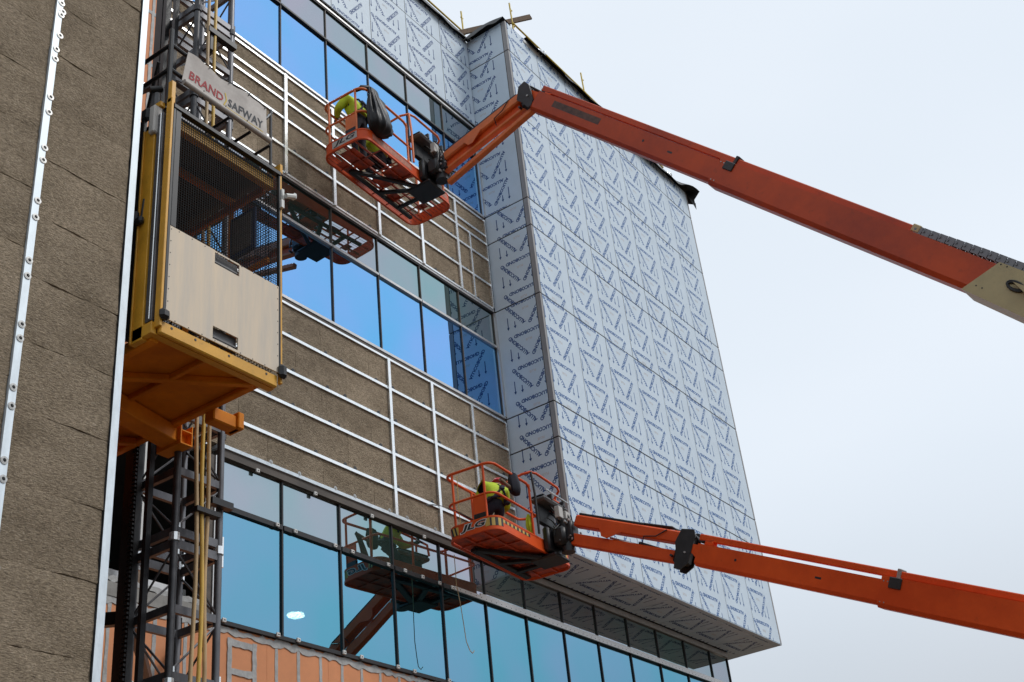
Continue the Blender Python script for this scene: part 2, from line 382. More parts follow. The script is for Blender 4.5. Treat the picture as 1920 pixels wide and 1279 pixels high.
core.build('wall', MT['concrete'], B)
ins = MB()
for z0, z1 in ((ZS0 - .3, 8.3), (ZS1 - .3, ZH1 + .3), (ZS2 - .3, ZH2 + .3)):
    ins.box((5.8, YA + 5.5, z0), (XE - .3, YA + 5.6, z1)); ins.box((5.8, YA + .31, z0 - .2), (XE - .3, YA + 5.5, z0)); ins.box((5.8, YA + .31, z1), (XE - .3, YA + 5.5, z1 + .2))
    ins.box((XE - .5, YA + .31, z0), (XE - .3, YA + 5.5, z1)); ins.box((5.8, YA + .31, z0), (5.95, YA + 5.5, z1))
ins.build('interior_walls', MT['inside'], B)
rf = MB(); rf.box((5.75, YA + .3, ZT - .9), (XE - .02, 34, ZT - .6)); rf.box((XE - .3, YA + .3, G), (XE, 34, ZT - .1)); rf.box((5.75, 33.8, G), (XE - .02, 34, ZT - .1)); rf.build('roof', MT['membrane'], B)

# windows ------------------------------------------------------------
def window(xs, zs, zt, zh, vis, bar, barh, mull, mw, top_dark):
    for i in range(len(xs) - 1):
        x0, x1 = xs[i], xs[i + 1]
        f = MB()
        f.box((x0 - mw / 2, YA - .012, zs), (x0 + mw / 2, YA + .10, zh))
        if i == len(xs) - 2: f.box((x1 - mw / 2, YA - .012, zs), (x1 + mw / 2, YA + .10, zh))
        w = f.build('window', mull, B)
        b_ = MB(); b_.box((x0 + mw / 2, YA - .03, zt - barh / 2), (x1 - mw / 2, YA + .09, zt + barh / 2)); b_.build('transom', bar, w)
        for nm, a, b, mm in (('vision_pane', zs + .02, zt - barh / 2, vis), ('spandrel_pane', zt + barh / 2, zh - .01, MT['spandrel'])):
            c = (x0 / 2 + x1 / 2, YA + .02, a / 2 + b / 2); hw = (x1 - x0 - mw) / 2; hh = (b - a) / 2
            me = MB().box((-hw, -.004, -hh), (hw, .004, hh)).mesh(nm, mm)
            piece(me, nm, w, c, (R(rng.normal(0, .08)), 0, R(rng.normal(0, .10))))
xsb = [10.95] + [12.2 + 1.2525 * k for k in range(0, 12)]; xsb[-1] = 25.98; xsb.append(XE)
window(xsb, ZS0, ZT0, ZH0, MT['vision2'], MT['dark'], .075, MT['dark'], .03, True)
xsm = [8.6, 9.7, 10.95] + [12.2 + 1.2525 * k for k in range(0, 6)] ; xsm[-1] = XC - .05
window([x for x in xsm if x < XC - .6] + [XC - .05], ZS1, ZT1, ZH1, MT['vision'], MT['alu'], .05, MT['bronze'], .019, False)
window([x for x in xsm if x < XC - .6] + [XC - .05], ZS2, ZT2, ZH2, MT['vision'], MT['dark'], .04, MT['bronze'], .019, False)
def strip(x0, x1, z0, z1, y0, y1, m_, name, parent=B): return MB().box((x0, y0, z0), (x1, y1, z1)).build(name, m_, parent)
# band trims
strip(10.95, XC - .02, 7.875, 8.0, YA - .05, YA + .1, MT['bronze'], 'window_head')
strip(XC - .02, XE, 7.875, 7.99, YA - .03, YA + .1, MT['alu'], 'window_head')
strip(10.95, XE, ZS0 - .055, ZS0, YA - .05, YA + .1, MT['dark'], 'window_sill')
strip(17.0, XE, ZT0 + .04, ZT0 + .085, YA - .05, YA - .031, MT['alu'], 'transom_cap')
strip(16.25, XE, ZT0 - .035, ZT0 + .037, YA - .062, YA - .031, MT['alu'], 'transom_cap')
cap = MB()
for k in range(70): cap.disc((16.4 + k * .15, YA - .062, ZT0), (0, -1, 0), .009, .002, 6)
cap.build('fastener_holes', MT['dark'], B, kind='stuff')
for zs, zh in ((ZS1, ZH1), (ZS2, ZH2)):
    strip(8.6, XC - .03, zs - .05, zs, YA - .045, YA + .1, MT['alu'], 'window_sill')
    strip(8.6, XC - .03, zs - .115, zs - .052, YA - .03, YA + .1, MT['bronze'], 'sill_gasket')
    strip(8.6, XC - .03, zh, zh + .035, YA - .02, YA + .1, MT['dark'], 'head_gasket')
    strip(8.6, XC - .03, zh + .037, zh + .085, YA - .034, YA + .1, MT['alu'], 'window_head')
    strip(XC - .055, XC - .008, zs, zh, YA - .055, YA + .08, MT['alu'], 'window_jamb')
strip(10.86, 10.94, ZS0, ZH0, YA - .04, YA + .1, MT['alu'], 'window_jamb')
strip(10.70, 10.85, ZS0, ZH0, YA - .02, YA + .1, MT['bronze'], 'window_jamb')
# clips on the bottom band
clip = MB(); clip.k = 0; clip.bbox((-.034, -.03, -.03), (.034, 0, .03), .006); clip.k = 1; clip.box((-.012, -.033, -.007), (.012, -.031, .007))
clipm = clip.mesh('glazing_clip', [MT['whitetag'], MT['dark']])
for x in [11.11, 12.06, 12.43, 13.29, 13.68, 14.53, 14.95, 15.4, 15.85, 16.2]: piece(clipm, 'glazing_clip', B, (x, YA - .031, ZT0))
for x in [11.65, 12.86, 14.17, 15.5]: piece(clipm, 'glazing_clip', B, (x, YA - .04, ZH0 - .0))
for x in [11.05, 12.05, 12.45, 13.40, 13.78, 14.62, 15.02, 15.9, 16.35]: piece(clipm, 'glazing_clip', B, (x, YA - .051, ZS0 - .01))

# mineral wool boards and rails ---------------------------------------
def board_mesh(w, h, th, nx, nz, amp, seed):
    mb = MB(); vs = []; fs = []
    for j in range(nz + 1):
        for i in range(nx + 1):
            x = -w / 2 + w * i / nx; z = -h / 2 + h * j / nz
            ex = 0 if 0 < i < nx else amp * .6; ez = 0 if 0 < j < nz else amp * .8
            x += (noise.noise((z * 7, seed, 1)) * ex); z += (noise.noise((x * 7, seed, 5)) * ez)
            y = noise.noise((x * 3 + seed, z * 5, seed * .7)) * amp + noise.noise((x * 11 + seed, z * 22, 3)) * amp * .5
            if i in (0, nx) or j in (0, nz): y += amp * .45
            vs.append((x, y, z))
    n1 = nx + 1
    for j in range(nz):
        for i in range(nx): fs.append((j * n1 + i, j * n1 + i + 1, (j + 1) * n1 + i + 1, (j + 1) * n1 + i))
    mb.add(vs, fs)
    mb.box((-w / 2, amp * 2.2, -h / 2), (w / 2, th, h / 2))
    # skirt
    ring = [i for i in range(n1)] + [j * n1 + nx for j in range(1, nz + 1)] + [nz * n1 + i for i in range(nx - 1, -1, -1)] + [j * n1 for j in range(nz - 1, 0, -1)]
    b = len(mb.v); mb.v += [(vs[i][0], amp * 2.5, vs[i][2]) for i in ring]
    for k in range(len(ring)): mb.f.append((ring[k], ring[(k + 1) % len(ring)], b + (k + 1) % len(ring), b + k)); mb.mi.append(0)
    return mb.mesh('insulation_board', MT['wool'], True)
def row_boards(x0, x1, z0, z1, y, w, parent, off, nx=4, nz=3, amp=.005, variants=3, th=.1):
    ms = {}
    x = x0 - off
    while x < x1 - .02:
        a, b = max(x, x0), min(x + w, x1)
        if b - a > .06:
            key = (round(b - a, 2), random.randrange(variants))
            if key not in ms: ms[key] = board_mesh(b - a - .004, z1 - z0 - .003, th, nx, nz, amp, random.random() * 50)
            piece(ms[key], 'insulation_board', parent, ((a + b) / 2, y, (z0 + z1) / 2))
        x += w
IY = YA - .02
zl = [8.06, 8.55, 9.20, 9.81, 10.46, 11.07]
for i in range(5): row_boards(9.62, XC - .04, zl[i], zl[i + 1], IY, 1.2, B, (i % 2) * .6 + .13)
zu = [13.74, 14.33, 14.98, 15.62, 16.05]
for i in range(4): row_boards(9.62, XC - .04, zu[i], zu[i + 1], IY, 1.2, B, (i % 2) * .6 + .4)
def hrail(x0, x1, z, h=.045, y=IY):
    mb = MB(); h *= 1.02; mb.box((x0, y - .022, z - h / 2), (x1, y + .06, z + h / 2)); mb.box((x0, y - .028, z - h / 2 - .006), (x1, y - .0225, z - h / 2 + .010)); return mb.build('furring_rail', MT['galv'], B)
def vrail(x, z0, z1, w=.068, y=IY):
    mb = MB(); mb.box((x - w / 2, y - .046, z0), (x + w / 2, y - .036, z1)); mb.box((x - w / 2 + .01, y - .0359, z0), (x + w / 2 - .01, y + .05, z1)); return mb.build('vertical_rail', MT['galv'], B)
for z in zl[1:5]: hrail(9.62, XC - .06, z, .05)
hrail(9.62, XC - .06, 11.08 - .02, .04)
strip(10.9, XC - .03, 8.0, 8.055, YA - .075, YA + .1, MT['galv_white'], 'flashing_strip')
for x in (14.80, 16.02, 17.25): vrail(x, 8.06, 11.06)
vrail(18.38, 8.06, 11.04, .03)
for z in (14.33, 14.98, 15.40, 15.62): hrail(9.62, XC - .06, z, .05)
hrail(9.62, XC - .06, 13.75, .04); hrail(9.62, XC - .06, 16.03, .045)
for x in (12.27, 13.52, 14.76, 16.08, 17.30): vrail(x, 13.73, 16.04)
vrail(17.75, 13.75, 15.4, .05); vrail(18.38, 13.75, 16.04, .03)
wm = MB(); wm.tube([(0, 0, 0), (0, -.006, 0)], .036, 14); wm.tube([(0, -.006, 0), (0, -.012, 0)], .014, 8)
wdm = wm.mesh('anchor_washer', MT['washer_d'], True)
for z, xs in ((10.51, (12.35, 13.17, 13.58, 14.47, 14.95, 15.84, 16.17, 17.09, 17.42, 18.2, 11.2)), (9.87, (12.43, 13.19, 13.65, 14.51, 14.91, 15.74, 16.19, 17.0, 17.4, 18.2, 11.5)),
              (9.25, (11.94, 12.38, 13.27, 13.51, 14.51, 14.93, 15.8, 16.2, 17.1, 18.1)), (8.60, (12.4, 12.9, 13.6, 13.8, 14.5, 14.95, 15.8, 16.3, 17.0, 17.6)),
              (14.38, (11.6, 12.5, 13.3, 13.8, 14.6, 14.95, 15.8, 16.3, 17.1, 17.6)), (15.03, (11.6, 12.5, 13.2, 13.7, 14.6, 15.1, 15.8, 16.4, 17.1)),
              (15.67, (11.8, 12.45, 13.1, 13.75, 14.6, 15.0, 16.2, 17.1)), (13.80, (12.4, 13.0, 13.9, 14.5, 15.2, 15.9, 16.5, 17.1, 17.9))):
    for x in xs: piece(wdm, 'anchor_washer', B, (x + rng.normal(0, .03), IY - .006, z + rng.normal(0, .006)))
wlm = wm.mesh('anchor_washer', MT['washer'], True)
for x in (11.9, 12.5, 13.3, 13.75, 14.6, 15.05, 15.8, 16.3): piece(wlm, 'anchor_washer', B, (x, IY - .05, 8.075))

# orange sheathing with sealed joints ---------------------------------
def sheet(x0, x1, z0, z1): return MB().box((x0 + .002, YA, z0 + .002), (x1 - .002, YA + .11, z1 - .002)).build('sheathing_board', MT['sheath'], B)
for x in np.arange(5.8, 17, 1.22): sheet(x, x + 1.22, G, G + 2.44); sheet(x, x + 1.22, G + 2.44, 5.44) 
for x in np.arange(5.8, 9.5, 1.22):
    for z0, z1 in ((8.02, 10.4), (10.4, 12.84), (12.84, 15.3), (15.3, 17.7), (17.7, 20.1), (20.1, 21.4)): sheet(x, min(x + 1.22, 9.6), z0, z1)
MB().box((16.8, YA + .02, G), (XE, YA + .11, 5.43)).build('lower_wall', MT['sheath'], B)
def seal(pts, w, jit=.10, name='sealed_joint'):
    mb = MB(); pts = [Vector(p) for p in pts]; N = max(3, int((pts[-1] - pts[0]).length / .07)); L, Rr = [], []
    d = (pts[-1] - pts[0]).normalized(); s_ = Vector((d.z, 0, -d.x))
    for i in range(N + 1):
        p = pts[0].lerp(pts[-1], i / N)
        L.append(p + s_ * w * (.5 + random.uniform(-jit, jit))); Rr.append(p - s_ * w * (.5 + random.uniform(-jit, jit)))
    vs = L + Rr + [v + Vector((0, .004, 0)) for v in L + Rr]; n = N + 1
    fs = [(i, i + 1, n + i + 1, n + i) for i in range(N)] + [(i, i + 1, 2 * n + i + 1, 2 * n + i) for i in range(N)] + [(n + i, n + i + 1, 3 * n + i + 1, 3 * n + i) for i in range(N)]
    return mb.add(vs, fs).build(name, MT['tape'], B)
SY = YA - .006
for x in [9.25, 9.95, 10.45, 11.0, 12.07, 12.5, 12.95, 13.4, 13.83, 14.25, 14.7, 15.15, 15.6]: seal([(x, SY, 3.2), (x + .01, SY, 5.42)], .055)
seal([(9.0, SY - .005, 5.385), (17, SY - .005, 5.385)], .09, .35); seal([(5.8, SY - .005, 5.66), (10.7, SY - .005, 5.66)], .07, .3)
for a, b in (((11.17, 5.24), (11.70, 5.24)), ((11.17, 4.86), (11.70, 4.86))): seal([(a[0], SY - .007, a[1]), (b[0], SY - .007, b[1])], .09)
for a, b in (((11.21, 4.3), (11.21, 5.3)), ((11.66, 4.3), (11.66, 5.3))): seal([(a[0], SY - .009, a[1]), (b[0], SY - .009, b[1])], .075)
for z in (9.2, 10.4, 11.9, 12.84, 14.2, 15.3, 16.6, 17.7): seal([(5.9, SY, z), (9.6, SY, z)], .07)
for x in (7.02, 8.24, 9.3): seal([(x, SY - .003, 8.1), (x, SY - .003, 21)], .055)
# dark opening at the left of the bottom windows
strip(5.8, 10.7, 5.44, 5.62, YA - .02, YA + .14, MT['concrete'], 'opening_sill')
strip(5.8, 10.7, 5.80, 5.93, YA + .30, YA + .40, MT['alu'], 'base_track')
strip(9.56, 9.70, 6.15, 8.0, YA - .01, YA + .12, MT['white'], 'opening_post')
strip(9.57, 9.69, 5.62, 6.15, YA - .01, YA + .12, MT['wood'], 'opening_post')
strip(5.8, 10.7, 7.98, 8.05, YA - .03, YA + .3, MT['galv'], 'opening_head')

# cladding panels ------------------------------------------------------
XJ = [XC + .07, 19.77, 21.02, 22.25, 23.49, 24.78, 26.11, 27.46]
ZJ = [8.0, 10.37, 11.15, 13.68, 15.41, 16.14, 18.55, 20.46, 21.40]
gap = .016; gz = .026
blk = MB(); blk.box((XC + .04, YB + .04, 8.04), (XBE - .03, YA + .1, ZT - .1)); blk.box((XE - .1, YA + .1, 8.1), (XBE - .03, 16, ZT - .1))
blk.build('block_core', MT['dark'], B)
for i in range(7):
    for j in range(8):
        x0, x1, z0, z1 = XJ[i] + gap / 2, XJ[i + 1] - gap / 2, ZJ[j] + gz / 2, ZJ[j + 1] - gz / 2
        dy = rng.normal(0, .0015)
        p = MB().bbox((x0, YB + dy, z0), (x1, YB + .03, z1), .004).build('cladding_panel', MT['film'], B)
        vref = [12.14, 12.897 - .0, 12.897 - PER, 13.642 + .31, 13.642 + .02, 13.70, 13.60, 13.45][j]
        vref += (0, .0, .03, -.02, .01, 0, -.03)[i]
        lettering(p, x0, z0, x1, z1, (XC if i == 0 else XJ[i] - .045), vref, lambda u, v, y=YB + dy - .0012: (u, y, v), MT['print_faint'])
        sdl = MB(); # narrow return strip between block corner and first joint
for j in range(8):
    z0, z1 = ZJ[j] + gz / 2, ZJ[j + 1] - gz / 2
    # corner profile, wraps to the side
    c = MB(); c.bbox((XC, YB, z0), (XC + .07 - gap / 2, YB + .03, z1), .003); c.bbox((XC, YB + .031, z0), (XC + .03, YB + .11, z1), .003); c.build('corner_panel', MT['film_edge'] , B)
    c = MB(); c.bbox((27.46 + gap / 2, YB, z0), (XBE, YB + .03, z1), .003); c.bbox((XBE - .03, YB + .031, z0), (XBE, 16, z1), .003); c.build('corner_panel', MT['film_edge'], B)
    y0, y1 = YB + .11 + gap, YA - .03
    p = MB().bbox((XC, y0, z0), (XC + .03, y1, z1), .004).build('cladding_panel', MT['film'], B)
    uo = 12.274 if z0 > 16 else 11.775; vr = 20.67 if z0 > 16 else (11.415 if z0 < 13.6 else 13.95)
    if j == 0: vr = 10.645
    if j == 7: vr = 20.67 + .03
    lettering(p, uo - y1, z0, uo - y0, z1, 0, vr, lambda u, v, uo=uo: (XC - .0012, uo - u, v), MT['print'])
def gasket(a, b, name='joint_gasket'): MB().box(a, b).build(name, MT['dark'], B)
for x in XJ[:-1] + [27.46]: gasket((x - gap / 2 + .0005, YB + .0035, 8.01), (x + gap / 2 - .0005, YB + .029, 21.38))
for z in ZJ[1:-1]:
    gasket((XC + .035, YB + .0075, z - gz / 2 + .0005), (XBE - .035, YB + .028, z + gz / 2 - .0005)); gasket((XC + .0075, YB + .03, z - gz / 2 + .0005), (XC + .028, YA - .035, z + gz / 2 - .0005))
gasket((XC + .0035, YB + .1105, 8.01), (XC + .029, YB + .1095 + gap, 21.38))
XF = [9.9, 11.12, 12.34, 13.58, 14.81, 16.05, 17.33, XC - .01]
for i in range(7):
    for z0, z1 in ((18.76, 20.52), (20.52, 21.40)):
        x0, x1, a, b = XF[i] + gap / 2, XF[i + 1] - gap / 2, z0 + gap / 2, z1 - gap / 2
        p = MB().bbox((x0, YA - .06, a), (x1, YA - .03, b), .004).build('cladding_panel', MT['film'], B)
        lettering(p, x0, a, x1, b, XF[i] - .04, 20.35 + (i % 2) * .02, lambda u, v: (u, YA - .0612, v), MT['print_faint'] if i < 3 else MT['print'])
for x in XF[1:-1]: gasket((x - gap / 2 + .0005, YA - .0565, 18.77), (x + gap / 2 - .0005, YA - .031, 21.38))
gasket((9.9, YA - .0555, 20.52 - gap / 2 + .0005), (XC - .015, YA - .032, 20.52 + gap / 2 - .0005))
# soffit
XS = [XC, 19.83, 21.05, 22.30, 23.55, 24.79, 26.14, XBE - .0]
for i in range(7):
    x0, x1 = XS[i] + gap / 2, XS[i + 1] - gap / 2
    p = MB().bbox((x0, YB + .11, 7.99), (x1, YA - .075, 8.02), .004).build('soffit_panel', MT['film'], B)
    lettering(p, x0, YB + .11, x1, YA - .075, XS[i] - .04, YB + .86, lambda u, v: (u, v, 7.9885), MT['print'])
    MB().bbox((x0, YB, 7.99), (x1, YB + .10, 8.004), .003).build('soffit_edge_strip', MT['film'], B)
p = MB().bbox((XE + .01, YA - .07, 7.99), (XBE, 13.2, 8.02), .004).build('soffit_panel', MT['film'], B)
# roof edge membrane: wavy flap that leans out over the top of the panels
def flap(pts, name):
    mb = MB(); n = len(pts); vs = []
    for (a, b, c) in pts: vs += [a, b, c]
    vs += [tuple(Vector(v) + Vector((0.004, 0.006, .008))) for v in vs[:]]
    fs = []
    for i in range(n - 1):
        for k in range(2):
            q = (i * 3 + k, i * 3 + k + 1, (i + 1) * 3 + k + 1, (i + 1) * 3 + k); fs.append(q); fs.append(tuple(3 * n + t for t in q[::-1]))
        fs.append((i * 3 + 2, (i + 1) * 3 + 2, 3 * n + (i + 1) * 3 + 2, 3 * n + i * 3 + 2)); fs.append((i * 3, (i + 1) * 3, 3 * n + (i + 1) * 3, 3 * n + i * 3))
    for e in (0, n - 1): fs.append((e * 3, e * 3 + 1, 3 * n + e * 3 + 1, 3 * n + e * 3)); fs.append((e * 3 + 1, e * 3 + 2, 3 * n + e * 3 + 2, 3 * n + e * 3 + 1))
    return mb.add(vs, fs).build(name, MT['membrane'], B, True)
def nf(x, s): return noise.noise((x * s, 3.3, 1.1))
pts = []
for i in range(60):
    x = 19.35 + (XBE + .12 - 19.35) * i / 59; o = .16 + .07 * nf(x, 1.3) + .25 * max(0, (x - 26.9)) ; dz = .05 * nf(x, 2.1) + (.0 if x < 26.9 else .15 * math.sin((x - 26.9) * 3.2))
    if 22.8 < x < 26.3: dz -= .12 * math.sin((x - 22.8) / 3.5 * math.pi)
    pts.append(((x, YB + .3, 21.48), (x, YB - .02, 21.50 + dz * .5), (x, YB - o, 21.26 + dz)))
for i in range(1, 16):
    t = i / 15; x = XBE + .12 + .40 * t
    pts.append(((x - .2, YB + .35, 21.40), (x, YB + .06, 21.53 - .22 * t * t), (x - .22 * t, YB - .16 + .05 * t, 21.30 - .60 * min(1, t * 4) * (1 - .75 * t))))
flap(pts, 'roof_membrane')
pts = []
for i in range(24):
    y = YB + .02 + (YA - .02 - YB) * i / 23; t = i / 23
    pts.append(((XC + .3, y, 21.46), (XC - .02, y, 21.52 + .1 * math.sin(t * 3)), (XC - .10 - .07 * math.sin(t * 3.1), y, 21.38 - .1 * t + .06 * nf(y, 4))))
flap(pts, 'roof_membrane')
pts = []
for i in range(40):
    x = 9.9 + (XC - .04 - 9.9) * i / 39
    pts.append(((x, YA + .25, 21.47), (x, YA - .09, 21.52), (x, YA - .17 - .04 * nf(x, 1.7), 21.30 + .03 * nf(x, 2.5))))
flap(pts, 'roof_membrane')
MB().box((XC + .1, YB + .1, ZT - .1), (XBE - .1, YA + .2, ZT + .04)).build('block_roof', MT['membrane'], B)
MB().bbox((19.2, YB - .02, 21.24), (19.9, YB + .05, 21.34), .01).build('loose_flashing', MT['white'], B)
# ceiling lamp glimpsed inside
lm = bpy.data.materials.new('lamp_glow'); lm.use_nodes = True; e_ = lm.node_tree.nodes['Principled BSDF']; e_.inputs['Emission Color'].default_value = (1, 1, .97, 1); e_.inputs['Emission Strength'].default_value = 130
rd = Vector((12.47, 12, 5.86)); lp = rd * (13.3 / 12.)
L_ = thing('ceiling_lamp', lp, 'round lit lamp seen through the lower blue glass beside the mast', 'lamp')
MB().disc(lp, (0, 0, 1), .13, .03, 32).build('diffuser', lm, L_, True)
MB().disc(lp + Vector((0, 0, .031)), (0, 0, 1), .14, .05, 24).build('housing', MT['white'], L_, True)
MB().tube([lp + Vector((0, 0, .09)), lp + Vector((0, 0, 8.3 - lp.z))], .012, 6).build('hanger_rod', MT['steel'], L_)

# ------------------------------------------------------------------ rooftop guard rails and plank
def gpost(x, y, z0=21.45, lean=(0, 0)):
    mb = MB(); mb.tube([(x, y, z0), (x + lean[0], y + lean[1], 23.2)], .022, 8); mb.tube([(x - .07, y, 22.98), (x + .02, y, 22.98)], .018, 6); mb.tube([(x, y, 22.42), (x, y, 22.54)], .036, 8); return mb
g1 = thing('guardrail', (23, 11.3, 21.45), 'yellow guardrail with three posts along the projecting block roof edge', 'guardrail', 'roof edge guardrails')
for x in (19.68, 23.05, 26.42): gpost(x, 11.3, lean=(-.06, 0)).build('post', MT['yellow_r'], g1, True)
MB().tube([(19.6, 11.27, 22.48), (27.3, 11.27, 22.46)], .024, 8).build('rail', MT['yellow_r'], g1, True)
MB().tube([(19.7, 11.27, 21.95), (27.3, 11.27, 21.93)], .02, 8).build('rail', MT['yellow_r'], g1, True)
g2 = thing('guardrail', (16, 12.4, 21.45), 'yellow guardrail on the main roof left of the projecting block', 'guardrail', 'roof edge guardrails')
for x in (12.4, 15.7, 19.07): gpost(x, 12.4, lean=(-.03, 0)).build('post', MT['yellow_r'], g2, True)
MB().tube([(10, 12.37, 22.42), (19.1, 12.37, 22.44)], .024, 8).build('rail', MT['yellow_r'], g2, True)
MB().tube([(10, 12.37, 21.95), (19.1, 12.37, 21.93)], .02, 8).build('rail', MT['yellow_r'], g2, True)
pk = MB().beam((18.45, 12.5, 21.98), (20.0, 10.95, 22.78), .045, .15).build('timber_plank', MT['wood']); tag(rebase(pk, (19.2, 11.7, 22.3)), 'weathered plank lashed across the roof guardrail posts at the block corner', 'plank')
def spring(c, s1, s2, dirv, n, r, lab):
    dirv = Vector(dirv).normalized(); up = Vector((0, 0, 1)); w = dirv.cross(up); c = Vector(c); pts = []
    for i in range(n * 10 + 1):
        a = i / 10 * 2 * math.pi; pts.append(c + dirv * (s1 * i / (n * 10)) + (up * math.cos(a) + w * math.sin(a)) * s2)
    o = MB().tube(pts, r, 6).build('galvanised_clamp', MT['galv'], None, True); return tag(rebase(o, tuple(c)), lab, 'clamp', 'galvanised clamps on the roof edge')
spring((18.55, 11.93, 21.45), .5, .10, (.7, -.6, .2), 5, .022, 'galvanised coil clamp in the corner between the main wall and block')
spring((19.75, 11.0, 21.50), .6, .10, (1, -.2, .25), 5, .022, 'galvanised coil clamp at the block corner under the plank')
spring((23.2, 11.0, 21.75), .4, .08, (1, -.2, .35), 4, .018, 'galvanised coil clamp at the middle yellow guardrail post')
spring((26.4, 11.0, 21.55), .5, .09, (1, -.2, .35), 5, .020, 'galvanised coil clamp at the right yellow guardrail post')

# ------------------------------------------------------------------ left wing (insulated wall, nearer)
Wg = thing('insulated_wing', (2, 12, G), 'near wing wall clad in brown mineral wool boards at the left edge', 'building')
WY = 7.5; WX = 5.74; WT = 12.5
MB().box((-9, WY + .10, G), (WX - .03, 14, WT)).build('wall', MT['dark'], Wg)
zr = [8.27 - .6 * k for k in range(17)]
zr = [8.27 + .6 * k for k in range(7, 0, -1)] + zr
for z in zr:
    if z - .6 < G: break
    row_boards(4.79, WX - .075, z - .6, z, WY, 1.0, Wg, 0, 22, 13, .010, 50, .08)
zr2 = [7.9 + .6 * k for k in range(7, 0, -1)] + [7.9 - .6 * k for k in range(16)]
for z in zr2:
    if z - .6 < G: break
    row_boards(2.4, 4.72, z - .6, z, WY, 1.2, Wg, .04, 22, 13, .010, 50, .08)
    row_boards(-9, 2.4, z - .6, z, WY, 1.2, Wg, .4, 4, 3, .006, 2, .08)
MB().box((4.722, WY - .020, G), (4.788, WY + .05, WT)).build('flashing_strip', MT['galv_white'], Wg)
ed = MB(); ed.box((WX - .073, WY - .018, G), (WX, WY - .014, WT)); ed.box((WX - .004, WY - .0135, G), (WX, WY + .10, WT)); ed.build('edge_flashing', MT['galv_white'], Wg)
MB().box((WX - .02, WY + .101, G), (WX + .004, 12.0, WT)).build('return_wall', MT['dark'], Wg)
wb = MB(); wb.tube([(0, 0, 0), (0, -.004, 0)], .032, 20); wb.tube([(0, -.004, 0), (0, -.0055, 0)], .023, 16); wb.tube([(0, -.0055, 0), (0, -.0045, 0)], .015, 12); wb.k = 1; wb.tube([(0, -.0056, 0), (0, -.009, 0)], .007, 8)
wbm = wb.mesh('anchor_washer', [MT['washer'], MT['dark']])
for (px, py) in ((116, 6), (115, 28), (106, 92), (104, 110), (95, 182), (92, 210), (84, 277), (81, 300), (71, 376), (67, 407), (55, 488), (52, 517), (41, 608), (38, 634), (25, 726), (22, 761), (8, 863), (6, 898)):
    v = right * (px - 960) + down * (py - 639.5) + fwd * 2312.5; v *= (WY - .022) / v.y
    piece(wbm, 'anchor_washer', Wg, (v.x, WY - .022, v.z))
for z in (9.5, 9.2, 8.9, 8.6, 3.5, 3.2, 2.9, 2.6): piece(wbm, 'anchor_washer', Wg, (4.79, WY - .022, z - .12))

# ------------------------------------------------------------------ hoist mast
MX0, MX1, MY0, MY1 = 7.43, 7.99, 8.73, 9.29
Mst = thing('hoist_mast', (7.7, 9.0, G), 'dark steel lattice hoist mast standing between the cage and the facade', 'hoist mast')
def chordc(x, y): return [(x, y, G), (x, y, 15.2)]
for (x, y, m_) in ((MX0, MY0, 'steel'), (MX1, MY0, 'steel_l'), (MX0, MY1, 'steel'), (MX1, MY1, 'steel_l')):
    MB().tube(chordc(x, y), .038, 14).build('chord', MT[m_], Mst, True)
cor = [(MX0, MY0), (MX1, MY0), (MX1, MY1), (MX0, MY1)]
ZJs = [4.70 + 1.405 * k for k in range(-4, 8)]
for zj in ZJs:
    for dz in (-.065, .065):
        f = MB()
        for k in range(4):
            a, b = cor[k], cor[(k + 1) % 4]; d = Vector((b[0] - a[0], b[1] - a[1], 0)).normalized() * .03
            f.beam((a[0] + d.x, a[1] + d.y, zj + dz), (b[0] - d.x, b[1] - d.y, zj + dz), .045, .085)
        f.build('section_frame', MT['steel_l'], Mst)
    bl = MB()
    for (x, y) in cor:
        bl.disc((x, y, zj - .04), (0, 0, 1), .052, .08, 10); bl.disc((x + .05, y, zj - .16), (0, 0, 1), .016, .32, 6)
    bl.build('section_bolts', MT['galv'] if zj < 5 else MT['steel'], Mst, kind='stuff')
    f = MB()
    zm = zj + .70
    for k in range(4):
        a, b = cor[k], cor[(k + 1) % 4]; d = Vector((b[0] - a[0], b[1] - a[1], 0)).normalized() * .03
        f.beam((a[0] + d.x, a[1] + d.y, zm), (b[0] - d.x, b[1] - d.y, zm), .045, .08)
    f.build('mid_frame', MT['steel_l'], Mst)
    for k in range(4):
        a, b = cor[k], cor[(k + 1) % 4]
        if k % 2: a, b = b, a
        MB().tube([(a[0], a[1], zj + .10), (b[0], b[1], zm - .05)], .012, 6).build('diagonal_brace', MT['steel_l'], Mst)
        MB().tube([(b[0], b[1], zm + .05), (a[0], a[1], zj + 1.30)], .012, 6).build('diagonal_brace', MT['steel_l'], Mst)
# rack on the cage side
rk = MB(); rk.box((MX0 - .11, MY1 - .10, G), (MX0 - .05, MY1 - .04, 15.2))
z = 2.6
while z < 8.0: rk.box((MX0 - .135, MY1 - .095, z), (MX0 - .11, MY1 - .045, z + .022)); z += .045
rk.box((MX0 - .11, MY1 - .02, G), (MX0 - .045, MY1 + .10, 15.2))
rk.build('gear_rack', MT['black'], Mst)
rk2 = MB(); rk2.box((MX0 - .13, MY0 + .26, G), (MX0 - .07, MY0 + .31, 15.2)); 
rk2.build('cable_guide', MT['black'], Mst)
